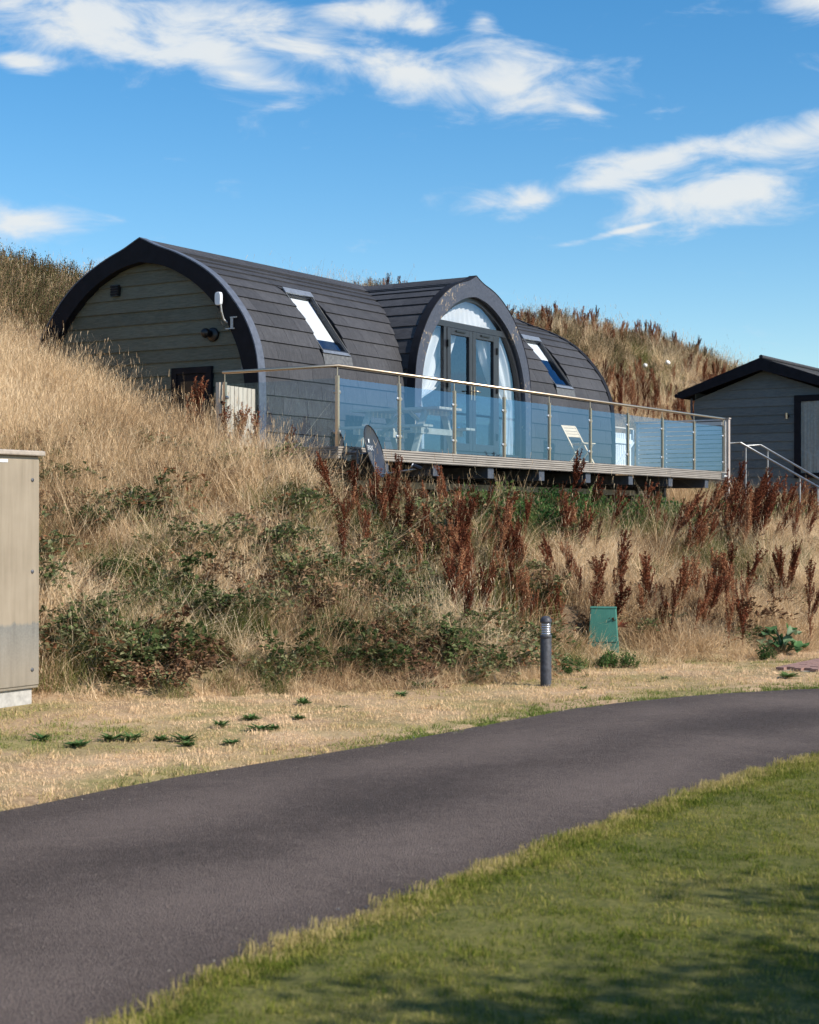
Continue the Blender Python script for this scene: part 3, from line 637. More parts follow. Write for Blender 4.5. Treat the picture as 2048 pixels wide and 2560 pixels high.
def lodge_details():
    # side door under the gable
    d = MB(); x0, x1 = T0 - .045, T0 + .03
    d.box(x0, x1, 2.965, 3.06, -.05, 1.31); d.box(x0, x1, 3.645, 3.74, -.05, 1.31); d.box(x0, x1, 3.06, 3.645, 1.215, 1.31)
    df = d.build('side_door', M['trim'], lodge); df['label'] = 'black side door set in the gable end'
    p = MB(); p.box(T0 - .018, T0 + .03, 3.062, 3.643, -.05, 1.213); p.build('door_leaf', M['trim'], df)
    p = MB(); p.box(T0 - .026, T0 - .016, 3.14, 3.57, .75, 1.10); p.build('door_panel', M['black'], df)
    # small vent
    v = MB(); v.box(T0 - .05, T0 + .03, 4.817, 4.967, 2.49, 2.665)
    ve = v.build('wall_vent', M['black'], lodge)
    for i in range(4):
        s = MB(); s.box(T0 - .066, T0 - .048, 4.822, 4.962, 2.505 + i * .04, 2.53 + i * .04); s.build('vent_slat', M['trim'], ve)
    # round black wall lamp
    Mx = Matrix.Translation((T0 + .01, 2.96, 1.78)) @ Matrix.Rotation(R(-90), 4, 'Y')
    lm = MB().lathe([(0.001, .045), (.085, .045), (.105, .03), (.105, 0)], 24, Mx).build('wall_lamp', M['black'], lodge)
    Mx2 = Matrix.Translation((T0 - .09, 3.03, 1.80))
    MB().lathe([(.001, .075), (.03, .069), (.055, .05), (.072, .02), (.075, 0), (.07, -.03), (.05, -.056), (.02, -.072), (.001, -.075)], 18, Mx2).build('lamp_head', M['black'], lm)
    b = MB(); b.box(T0 - .004, T0 + .02, 2.40, 2.415, 1.24, 1.47); b.build('joint_cover', M['flashing'], lodge)
    # skylights: flat frames sunk as chords in the curved roof
    fr = lambda a, k, z: (a, QC - k, z)
    A = np.array(MAIN.at(SK_S0)); B = np.array(MAIN.at(SK_S1)); dn = (B - A) / np.linalg.norm(B - A); nn = np.array([-dn[1], dn[0]]); nn = nn if nn.sum() > 0 else -nn; LEN = np.linalg.norm(B - A)
    for si, (t0, t1) in enumerate(SKYL):
        def P(a, v, h): w = A + dn * v + nn * h; return (a, QC - w[0], w[1])
        def bar(mb, a0, a1, v0, v1, h0, h1):
            vs_ = [P(a, v, h) for h in (h0, h1) for a, v in ((a0, v0), (a1, v0), (a1, v1), (a0, v1))]
            mb.add(vs_, [(3, 2, 1, 0), (4, 5, 6, 7), (0, 1, 5, 4), (1, 2, 6, 5), (2, 3, 7, 6), (3, 0, 4, 7)])
        m = MB(); bar(m, t0 + .015, t0 + .075, .03, LEN + .015, -.06, .045); bar(m, t1 - .075, t1 - .015, .03, LEN + .015, -.06, .045)
        bar(m, t0 + .075, t1 - .075, LEN - .07, LEN + .015, -.06, .040); bar(m, t0 + .075, t1 - .075, .03, .12, -.06, .030)
        sk = m.build('skylight', M['frame'], lodge, bevel=.006); sk['label'] = 'sloping roof window with pale blind'
        m = MB(); bar(m, t0 + .012, t1 - .012, -.005, .105, .046, .066); m.build('head_flashing', M['flashing'], sk)
        m = MB(); bar(m, t1 - .036, t1 - .014, .10, LEN, .046, .056); bar(m, t0 + .014, t0 + .036, .10, LEN, .046, .056); m.build('side_flashing', M['leadgrey'], sk)
        m = MB(); bar(m, t0 + .02, t1 - .02, LEN - .03, LEN + .03, .041, .05); m.build('sill_flashing', M['flashing'], sk)
        m = MB(); bar(m, t0 + .076, t1 - .076, .121, LEN - .071, .004, .010); m.build('pane', M['winglass'], sk)
        v1 = LEN * (0.76 if si == 0 else 0.42)
        m = MB(); bar(m, t0 + .10, t1 - .10, .13, v1, -.03, -.024); m.build('blind', M['blind'], sk)
        # reveals each side, up to the curved tile edge, and the lining below
        for a in (t0, t1):
            m = MB(); ss = np.linspace(SK_S0, SK_S1, 14); top = [MAIN.at(v, .010) for v in ss]; bot = [A + dn * LEN * (v - SK_S0) / (SK_S1 - SK_S0) - nn * .10 for v in ss]
            vs_ = [(a, QC - k, z) for k, z in top] + [(a, QC - k, z) for k, z in bot]; n = len(ss)
            m.add(vs_, [(i, i + 1, n + i + 1, n + i) for i in range(n - 1)]); m.build('reveal', M['trim'], sk, fix=False)
        m = MB(); bar(m, t0 - .02, t1 + .02, -.02, LEN + .02, -.50, -.49); m.build('shaft_back', M['lining'], sk)
        # lead apron below
        m = MB(); s1, s2 = SK_S1 + .02, SK_S1 + .20; q = [MAIN.at(v, .034) for v in (s1, s2)]; q2 = [MAIN.at(v, .026) for v in (s1, s2)]
        vs_ = [(a, QC - k, z) for k, z in q for a in (t0 + .02, t1 + .02)] + [(a, QC - k, z) for k, z in q2 for a in (t0 + .02, t1 + .02)]
        m.add(vs_, [(0, 1, 3, 2), (4, 6, 7, 5), (0, 2, 6, 4), (1, 5, 7, 3), (2, 3, 7, 6), (0, 4, 5, 1)]); m.build('apron', M['leadgrey'], sk)
    # dormer glazing
    IN = Prof(DI); qf0, qf1 = QD - .035, QD + .05
    fnq = lambda k, z, d: (TD + k, d, z)
    prof_o = [(-k, z) for k, z in IN.Q[::-4]] + [(k, z) for k, z in IN.Q[4::4]]
    prof_o = [(k, z) for k, z in prof_o if z > .14]
    INi = Prof(DI, -0.075)
    prof_i = [(-k, z) for k, z in INi.Q[::-4]] + [(k, z) for k, z in INi.Q[4::4]]
    prof_i = prof_i[:len(prof_o)] if len(prof_i) >= len(prof_o) else prof_i
    no = len(prof_o)
    full_i = [(-k, z) for k, z in INi.Q[::-4]] + [(k, z) for k, z in INi.Q[4::4]]; full_o = [(-k, z) for k, z in IN.Q[::-4]] + [(k, z) for k, z in IN.Q[4::4]]
    m = MB(); m.ring(full_o, full_i, fnq, qf0, qf1)
    k_at = INi.k_at
    zt0, zt1 = 2.335, 2.435
    kt = k_at(2.38); m.box(TD - kt - .03, TD + kt + .03, qf0 - .004, qf1, zt0, zt1)
    ML, MR = TD - 0.86, TD + 0.86
    for a in (ML - .10, MR): m.box(a, a + .10, qf0 + .002, qf1 - .002, .16, zt0)
    m.box(TD - 1.76, TD + 1.76, qf0 - .008, qf1 + .004, .10, .20)
    wf = m.build('glazing_frame', M['frame'], lodge)
    def clip_poly(z0, z1, x0, x1):
        zs = np.linspace(z0, z1, 16); return [(max(x0, -k_at(z)), z) for z in zs] + [(min(x1, k_at(z)), z) for z in zs[::-1]]
    g = lambda poly, name, par: MB().prism(poly, fnq, QD, QD + .006).build(name, M['winglass'], par)
    top = [(k, z) for k, z in full_i if z > zt1]; top = [(-kt, zt1)] + top + [(kt, zt1)]
    g(top, 'fanlight_pane', wf)
    g(clip_poly(.20, zt0, -9, ML - .10 - TD), 'side_pane', wf); g(clip_poly(.20, zt0, MR + .10 - TD, 9), 'side_pane', wf)
    for s, (a, b) in ((-1, (ML, TD - .004)), (1, (TD + .004, MR))):
        d = MB(); y0, y1 = qf0 - .012, qf1 - .012; z0, z1 = .215, zt0 - .006; w = .115
        d.box(a, a + w, y0, y1, z0, z1); d.box(b - w, b, y0, y1, z0, z1); d.box(a + w, b - w, y0, y1, z1 - w, z1); d.box(a + w, b - w, y0, y1, z0, z0 + w + .02)
        do = d.build('french_door', M['frame'], lodge, bevel=.006)
        d = MB(); d.box(a + w, b - w, QD - .012, QD - .006, z0 + w + .02, z1 - w); d.build('pane', M['winglass'], do)
        hx = (b - .05) if s < 0 else (a + .05)
        h = MB(); h.box(hx - .018, hx + .018, y0 - .008, y0 + .001, 1.12, 1.36); h.tube([(hx, y0, 1.28), (hx, y0 - .05, 1.28), (hx - s * -.11, y0 - .055, 1.27)], .010, 8); h.build('handle', M['steel'], do)
        for z in (.5, 1.35, 2.05):
            xh = a if s < 0 else b
            h = MB(); h.box(xh - .022, xh + .022, y0 - .03, y0 + .001, z - .06, z + .06); h.build('hinge', M['black'], do)
        v = MB(); v.box(a + .27, b - .27, y0 - .022, y0 + .001, z1 - .06, z1 - .035); v.build('trickle_vent', M['black'], do)
    st = MB(); st.box(TD - 1.7, TD + 1.7, QD - .22, QD - .04, .004, .09); st.build('threshold_step', M['frame'], lodge)
lodge_details()

def curtains():
    IN = Prof(DI, -0.02)
    def sheet(name, label, xl, xr, z0, z1, pleats, amp, qoff, nb=40, na=90, top_follow=False):
        v = []; f = []
        for j in range(nb + 1):
            b = j / nb
            for i in range(na + 1):
                a = i / na; zt = z0 + (z1 - z0) * b; l, r = xl(b), xr(b); x = l + (r - l) * a
                tight = max(0.12, min(1, (r - l) / 1.2)); ph = a * pleats * 2 * math.pi + 0.8 * math.sin(3.1 * b + a * 5)
                y = qoff + amp * (0.55 + 0.45 * math.sin(2.2 * a * 7 + 1)) * math.sin(ph) * (0.5 + .5 * tight) + .012 * math.sin(9 * b + 11 * a)
                v.append((TD + x, y, zt))
        for j in range(nb):
            for i in range(na): k = j * (na + 1) + i; f.append((k, k + 1, k + na + 2, k + na + 1))
        me = bpy.data.meshes.new(name); me.from_pydata(v, [], f); me.polygons.foreach_set('use_smooth', [True] * len(f)); me.materials.append(M['curtain'])
        o = place(name, me, None, (C0.x, C0.y, DECK_Z), (0, 0, AX)); tag(o, label, 'curtain', 'white dormer curtains'); return o
    def edge(b, DX=0.0):                          # inner edge of a tied-back curtain
        z = 2.32 - 2.10 * b
        return float(np.interp(-z, [-2.32, -1.9, -1.5, -1.28, -1.15, -1.08, -.9, -.22], [-.46 + DX, -.66 + DX, -.90 + DX, -1.12 + DX, -1.36 + DX * .6, -1.50 + DX * .3, -1.46 + DX * .3, -1.40 + DX * .3]))
    out_ = lambda b: -min(1.76, IN.k_at(2.32 - 2.10 * b) - .01)
    sheet('curtain', 'white curtain tied back in the window bay left of the doors', out_, lambda b: edge(b, .20), 2.32, .22, 6, .075, QD + .14)
    sheet('curtain', 'white curtain tied back in the window bay right of the doors', lambda b: -edge(b), lambda b: -out_(b), 2.32, .22, 6, .075, QD + .14)
    # gathered drape in the fanlight: folds fanning out from the middle
    v = []; f = []; na, nb = 120, 24; kt = IN.k_at(2.36)
    arc = [(-k, z) for k, z in IN.Q[::-1] if z > 2.30] + [(k, z) for k, z in IN.Q[1:] if z > 2.30]; arc = np.array(arc) * np.array([1.10, 1.0]) + np.array([0, .06]); ad = np.linspace(0, len(arc) - 1, na + 1)
    for i, u_ in enumerate(ad):
        k = np.interp(u_, range(len(arc)), arc[:, 0]); z = np.interp(u_, range(len(arc)), arc[:, 1]); a = i / na
        kb = k * 0.90 + 0.05 * math.sin(k * 7); zb = 2.33 + 0.04 * math.sin(k * 3)
        for j in range(nb + 1):
            b = j / nb; x = k + (kb - k) * b; zz = z + (zb - z) * b
            v.append((TD + x, QD + .10 + .014 * math.sin(i * .95 + 1.6 * math.sin(i * .21) + .9 * math.sin(b * 4)) * (.5 + .5 * b) + .035 * math.sin(b * 3 + a * 14) * b * b, zz))
    for i in range(na):
        for j in range(nb): p = i * (nb + 1) + j; f.append((p, p + nb + 1, p + nb + 2, p + 1))
    me = bpy.data.meshes.new('fanlight_drape'); me.from_pydata(v, [], f); me.polygons.foreach_set('use_smooth', [True] * len(f)); me.materials.append(M['curtain'])
    o = place('fanlight_drape', me, None, (C0.x, C0.y, DECK_Z), (0, 0, AX)); tag(o, 'white gathered drape filling the arched fanlight above the doors', 'curtain', 'white dormer curtains')
curtains()

# ------------------------------------------------------------------ deck, balustrade and what stands on it
DL = 14.0
def build_deck():
    d = empty('timber_deck', (C0.x, C0.y, DECK_Z), AX); tag(d, 'raised timber deck with ribbed pale edge boards on bearers', 'deck')
    for i in range(14):
        q0 = 0.03 + i * 0.146; b = MB(); b.box(0.03, DL - .03, q0, q0 + .14, -.028, 0); b.build('floor_board', M['decking'], d)
    def ribbed(a, b, length_axis):                # profile with grooves
        zs = [0.0]; ys = [0.0]; pts = []
        h = .168; n = 5; w = h / n
        for i in range(n):
            z1 = -i * w; pts += [(0, z1), (0, z1 - w * .62), (.016, z1 - w * .68), (.016, z1 - w * .94)]
        pts += [(0, -h), (.028, -h), (.028, 0)]; return pts
    pts = ribbed(0, 1, 0)
    for a, b in ((-.002, 3.72), (3.724, 7.62), (7.624, 11.1), (11.104, DL)):
        mb = MB(); mb.prism(pts, lambda y, z, x: (x, y, z + .002), a, b); mb.build('edge_board', M['decking'], d)
    mb = MB(); mb.prism(pts, lambda y, z, x: (y, x, z + .002), .03, 2.1); mb.build('edge_board', M['decking'], d)
    mb = MB(); mb.prism(pts, lambda y, z, x: (DL - y, x, z + .002), .03, 2.1); mb.build('edge_board', M['decking'], d)
    for t in (1.11, 2.5, 4.13, 5.83, 7.55, 9.3, 11.1, 12.9):
        b = MB(); b.box(t, t + .185, .04, 2.25, -.34, -.17); b.build('bearer', M['beam'], d)
    for t in (11.9, 13.2, 9.9, 7.2, 4.5, 1.8):
        x, y = L2W(t, .9); b = MB(); b.box(t, t + .1, 1.05, 1.15, Hs(x, y) - DECK_Z - .3, -.17); b.build('support_post', M['darkgalv'], d)
    b = MB(); b.box(.3, 13.8, 1.3, 1.34, -1.5, -.17); b.build('shade_sheet', M['underlay'], d)  # black sheet put in to deepen the shade under the deck
    f = MB(); f.box(1.2, 12.6, 1.1, 1.28, -.50, -.40); o = f.build('concrete_footing', M['concrete'], None); o.location = d.location; o.rotation_euler = d.rotation_euler
    tag(o, 'long low concrete footing in the shade beneath the deck', 'footing')
    # grey end post carrying the slatted screen
    p = MB(); p.box(DL + .02, DL + .11, -.02, .07, -.95, 1.10); p.box(DL + .005, DL + .125, -.035, .085, 1.10, 1.125); e = p.build('end_post', M['greywood'], d)
build_deck()

def build_balustrade():
    r = empty('glass_balustrade', (C0.x, C0.y, DECK_Z), AX); tag(r, 'glass panel balustrade with steel posts and round handrail along the deck', 'balustrade')
    SP = 1.54; RZ = 1.10; q = .055
    MB().tube([(.055, 2.03, RZ), (.055, q, RZ), (DL - .03, q, RZ)], .024, 14).build('handrail', M['steel'], r)
    pm = MB(); pm.box(-.022, .022, -.022, .022, 0, .96); pm = pm.mesh('post', M['steel'])
    stub = MB().tube([(0, 0, .955), (0, 0, RZ - .02)], .008, 8).mesh('rail_stub', M['steel'])
    cm = MB().lathe([(.001, -.016), (.021, -.016), (.026, -.011), (.026, .011), (.021, .016), (.001, .016)], 14, Matrix.Rotation(R(90), 4, 'X')).mesh('clamp', M['galv'])
    posts = [(.055 + i * SP, q) for i in range(10)] + [(.055, 2.0)]
    for i, (a, b) in enumerate(posts):
        p = place('post', pm, r, (a, b, .002)); place('rail_stub', stub, p)
        for z in (.20, .74):
            if i < 9: place('clamp', cm, p, (.043, 0, z))
            if 0 < i < 10: place('clamp', cm, p, (-.043, 0, z))
            if i in (0, 10): place('clamp', cm, p, (0, .043 if i == 0 else -.043, z), (0, 0, R(90)))
    for i in range(9):
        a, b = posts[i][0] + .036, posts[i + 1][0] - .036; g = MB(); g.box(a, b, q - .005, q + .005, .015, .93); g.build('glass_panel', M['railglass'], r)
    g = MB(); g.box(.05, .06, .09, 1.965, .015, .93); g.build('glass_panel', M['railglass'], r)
build_balustrade()

def deck_fences():
    base = dict(loc=(C0.x, C0.y, DECK_Z), rz=AX)
    f = empty('picket_gate', (C0.x, C0.y, DECK_Z), AX); tag(f, 'pale wooden picket gate beside the lodge gable end', 'gate')
    for i in range(9):
        a = .06 + i * .098; b = MB(); b.box(a, a + .088, 2.06, 2.08, -.35, .93 - i * .002); b.build('picket', M['pale_wood'], f)
    b = MB(); b.box(.0, .055, 2.05, 2.12, -.5, .96); b.build('gate_post', M['pale_wood'], f)
    b = MB(); b.box(.945, .99, 2.02, 2.055, -.2, .86); b.build('gate_post', M['pale_wood'], f)
    for z in (.1, .7): b = MB(); b.box(.06, .94, 2.082, 2.11, z, z + .07); b.build('gate_rail', M['pale_wood'], f)
    b = MB(); b.box(.02, .14, 2.035, 2.058, .66, .70); b.build('latch', M['black'], f)
    g = empty('white_gate', (C0.x, C0.y, DECK_Z), AX); tag(g, 'white slatted gate with diagonal brace at the far end of deck', 'gate')
    for i in range(9):
        a = 13.03 + i * .095; b = MB(); b.box(a, a + .072, 2.10, 2.12, .02, .84); b.build('picket', M['whitewood'], g)
    for z in (.08, .62): b = MB(); b.box(13.02, 13.88, 2.068, 2.098, z, z + .09); b.build('gate_rail', M['whitewood'], g)
    MB().beam((13.06, 2.055, .12), (13.84, 2.055, .66), .024, .075, (0, 1, 0)).build('brace', M['whitewood'], g)
    MB().tube([(12.95, 2.09, .945), (13.92, 2.09, .945)], .018, 10).build('top_rail', M['pale_wood'], g)
    for a in (12.94, 13.90): b = MB(); b.box(a, a + .06, 2.07, 2.13, 0, .93); b.build('gate_post', M['whitewood'], g)
    s = empty('slatted_screen', (C0.x, C0.y, DECK_Z), AX); tag(s, 'pale horizontal slat screen closing the far end of deck', 'screen')
    for q0, q1 in ((.10, .72), (.74, 1.38), (1.40, 2.02)):
        for i in range(11):
            z = .05 + i * .092; b = MB(); o = random.uniform(-.006, .006)
            b.box(DL - .045 + (i % 2) * .02 + o, DL - .027 + (i % 2) * .02 + o, q0, q1, z, z + .074); b.build('slat', M['slatwood'], s)
    for q0 in (.06, .72, 1.38, 2.02): b = MB(); b.box(DL - .005, DL + .04, q0 - .025, q0 + .025, 0, 1.07); b.build('screen_post', M['slatwood'], s)
    b = MB(); b.box(DL - .06, DL + .045, .06, 2.06, 1.072, 1.095); b.build('capping', M['slatwood'], s)
deck_fences()

def picnic_table():
    t = empty('picnic_table', (*L2W(3.45, 1.12), DECK_Z), AX); tag(t, 'weathered wooden picnic table with attached benches behind the balustrade', 'table')
    for i in range(6): b = MB(); x = -.36 + i * .121; b.box(x, x + .112, -.80, .80, .70, .736); b.build('top_plank', M['table'], t)
    for s in (-1, 1):
        for i in range(2): b = MB(); x = s * (.56 + i * .14); b.box(x - .065, x + .065, -.80, .80, .415, .448); b.build('bench_plank', M['table'], t)
        y = s * .52
        for k in (-1, 1): MB().beam((k * .60, y, 0), (k * .26, y, .70), .045, .10, (0, 1, 0)).build('leg', M['table'], t)
        b = MB(); b.box(-.74, .74, y - .07, y - .026, .325, .415); b.build('bench_support', M['table'], t)
        b = MB(); b.box(-.34, .34, y - .07, y - .026, .62, .70); b.build('top_batten', M['table'], t)
        MB().beam((0, y * .9, .36), (0, y * .15, .69), .07, .045).build('brace', M['table'], t)
    c = MB(); n = 9; v = []; f = []
    for j in range(n):
        for i in range(n): v.append((-.13 + .26 * i / (n - 1), -.09 + .18 * j / (n - 1), .012 + .02 * random.random()))
    for j in range(n - 1):
        for i in range(n - 1): k = j * n + i; f.append((k, k + 1, k + n + 1, k + n))
    c.add(v, f, True); c.box(-.12, .12, -.08, .08, .0, .01); x, y = L2W(3.45 + .62, 1.12 - .45)
    o = c.build('folded_cloth', M['cloth']); o.location = (x, y, DECK_Z + .449); o.rotation_euler = (0, 0, AX); tag(o, 'small crumpled blue cloth lying on the picnic table bench', 'cloth')
picnic_table()

def folding_chair():
    c = empty('folding_chair', (*L2W(9.95, 1.35), DECK_Z), AX); tag(c, 'pale wooden folding chair standing against the tiled wall', 'chair')
    w = .21                                        # faces +x, width along y
    for s in (-1, 1):
        MB().beam((-.28, s * w, .80), (.22, s * w, .0), .022, .034, (0, 1, 0)).build('leg', M['chair'], c)
        MB().beam((.16, s * (w - .03), .44), (-.20, s * (w - .03), 0), .022, .034, (0, 1, 0)).build('leg', M['chair'], c)
    for i in range(4):
        a = i * .068; x = -.275 + a * .53; z = .79 - a * .85; b = MB(); b.beam((x, -w - .01, z), (x, w + .01, z), .060, .014, (.85, 0, .53)); b.build('back_slat', M['chair'], c)
    for i in range(6):
        x = -.16 + i * .066; b = MB(); b.box(x, x + .055, -w + .02, w - .02, .435 + i * .004, .452 + i * .004); b.build('seat_slat', M['chair'], c)
    for z, x in ((.12, .145), (.14, -.085)): MB().tube([(x, -w, z), (x, w, z)], .009, 8).build('stretcher', M['chair'], c)
    c.rotation_euler = (0, 0, AX - R(100))
folding_chair()

def antenna():
    a = empty('wall_antenna', (C0.x, C0.y, DECK_Z), AX); tag(a, 'white oblong antenna on an angled bracket at the gable edge', 'antenna')
    x = T0 - .24; q = 2.66
    b = MB(); n = 12; out = []
    for i in range(2 * n):
        th = math.pi * i / n; out.append((.056 * math.copysign(abs(math.cos(th)) ** .5, math.cos(th)), .098 * math.copysign(abs(math.sin(th)) ** .6, math.sin(th))))
    b.prism(out, lambda y, z, d: (x + d, q + y, 2.27 + z), -.03, .03); b.build('radome', M['white'], a, bevel=.01)
    MB().tube([(x + .02, q - .02, 2.20), (x + .03, q - .03, 2.08), (x + .08, q - .03, 1.97), (x + .18, q - .12, 1.86), (T0 - .10, q - .16, 1.84)], .016, 8).build('mast', M['galv'], a)
    b = MB(); b.box(T0 - .14, T0 - .02, 2.47, 2.52, 1.84, 2.0); b.box(T0 - .16, T0 - .02, 2.44, 2.60, 1.82, 1.838); b.box(T0 - .15, T0 - .02, 2.40, 2.52, 1.985, 2.003); b.build('bracket', M['galv'], a)
    MB().tube([(x + .02, q - .02, 2.16), (x - .02, q + .03, 2.02), (x + .10, q - .02, 1.86), (x + .16, q - .07, 1.93), (T0 - .05, q - .14, 1.80)], .005, 6).build('cable', M['black'], a)
antenna()

def sat_dish():
    d = empty('satellite_dish', (C0.x, C0.y, DECK_Z), AX); tag(d, 'dark oval satellite dish bracketed to the deck corner', 'satellite dish')
    b = MB(); b.box(.13, .29, -.012, -.001, -.185, .0); b.build('wall_plate', M['galv'], d)
    for z in (-.17, -.02):
        for t in (.15, .27): MB().tube([(t, -.02, z), (t, -.010, z)], .009, 8).build('bolt', M['darkgalv'], d)
    MB().tube([(.20, -.01, -.09), (.16, -.10, -.085), (.10, -.24, -.085)], .024, 10).build('arm', M['darkgalv'], d)
    MB().tube([(.10, -.25, -.045), (.10, -.25, -.31)], .026, 10).build('mast', M['darkgalv'], d)
    # reflector: offset bowl, axis towards the right of the picture
    Wt, Wq = 0.25, -0.968                        # axis in deck coordinates (t, q)
    ax = Vector((Wt, Wq, .28)).normalized(); cen = Vector((.345, -.36, -.06))
    up = (Vector((0, 0, 1)) - ax * ax.z).normalized(); sd = up.cross(ax)
    def bowl(off, rs):
        v = []; n = 32; rr = [0.001, .25, .5, .75, .92, 1.0]
        for r in rr:
            for k in range(n):
                th = 2 * math.pi * k / n; v.append(cen + (sd * math.cos(th) * .325 + up * math.sin(th) * .365) * r * rs + ax * (.075 * r * r - .075 + off))
        return v, n, len(rr)
    for nm, off, mat_ in (('reflector', 0, 'dish'), ('reflector_back', -.008, 'black')):
        v, n, m = bowl(off, 1); f = []
        for i in range(m - 1):
            for k in range(n): f.append((i * n + k, i * n + (k + 1) % n, (i + 1) * n + (k + 1) % n, (i + 1) * n + k))
        MB().add(v, f, True).build(nm, M[mat_], d, fix=False)
    rim = [cen + (sd * math.cos(2 * math.pi * k / 32) * .327 + up * math.sin(2 * math.pi * k / 32) * .367) for k in range(33)]
    MB().tube(rim, .008, 6, cap=False).build('rim', M['black'], d)
    bt = MB(); b0 = Vector((.10, -.25, -.17)); MB().beam(b0, cen - ax * .08 - up * .05, .09, .12).build('back_bracket', M['darkgalv'], d)
    foot_ = cen - up * .33; end = cen + ax * .52 - up * .40
    MB().tube([foot_, end], .011, 8).build('feed_arm', M['galv'], d)
    l = (cen - end).normalized(); MB().tube([end - l * .07 + up * .02, end + l * .06 + up * .02], .032, 12).build('converter', M['black'], d)
    MB().tube([end + l * .06 + up * .02, end + l * .075 + up * .02], .028, 12).build('feed_cap', M['white'], d)
    MB().tube([end, end - up * .14 + ax * .02, end - up * .17 - ax * .05, end - up * .06 - ax * .10], .004, 6).build('cable', M['black'], d)
    # pale print on the reflector: an upright lozenge and four letters under it
    def onface(a, b, h=.014): r2 = (a / .325) ** 2 + (b / .365) ** 2; return cen + sd * a + up * b + ax * (.075 * r2 - .075 + h)
    mk = MB()
    def patch(a0, a1, b0, b1):
        mk.add([onface(a0, b0), onface(a1, b0), onface(a1, b1), onface(a0, b1)], [(0, 1, 2, 3)])
    patch(-.025, .025, .135, .185)
    cu = bpy.data.curves.new('dish_print', 'FONT'); cu.body = 'SPAX'; cu.size = .10; cu.align_x = 'CENTER'
    tmp = bpy.data.objects.new('tmp', cu); col.objects.link(tmp); dg = bpy.context.evaluated_depsgraph_get(); me = bpy.data.meshes.new_from_object(tmp.evaluated_get(dg)); bpy.data.objects.remove(tmp)
    vv = [onface(v.co.x * SGN, v.co.y + .03) for v in me.vertices]; mk.add(vv, [tuple(p.vertices) for p in me.polygons]); mk.build('print', M['print'], d, fix=False)
SGN = 1
sat_dish()
def plaque():
    p = empty('name_plaque', (C0.x, C0.y, DECK_Z), AX); tag(p, 'small dark plaque on the far end of the deck edge board', 'plaque')
    b = MB(); b.box(13.68, 13.96, -.016, -.002, -.135, -.02); b.build('plate', M['plaque'], p)
    b = MB(); b.box(13.80, 13.94, -.019, -.0165, -.095, -.065); b.build('lettering', M['print'], p)
plaque()

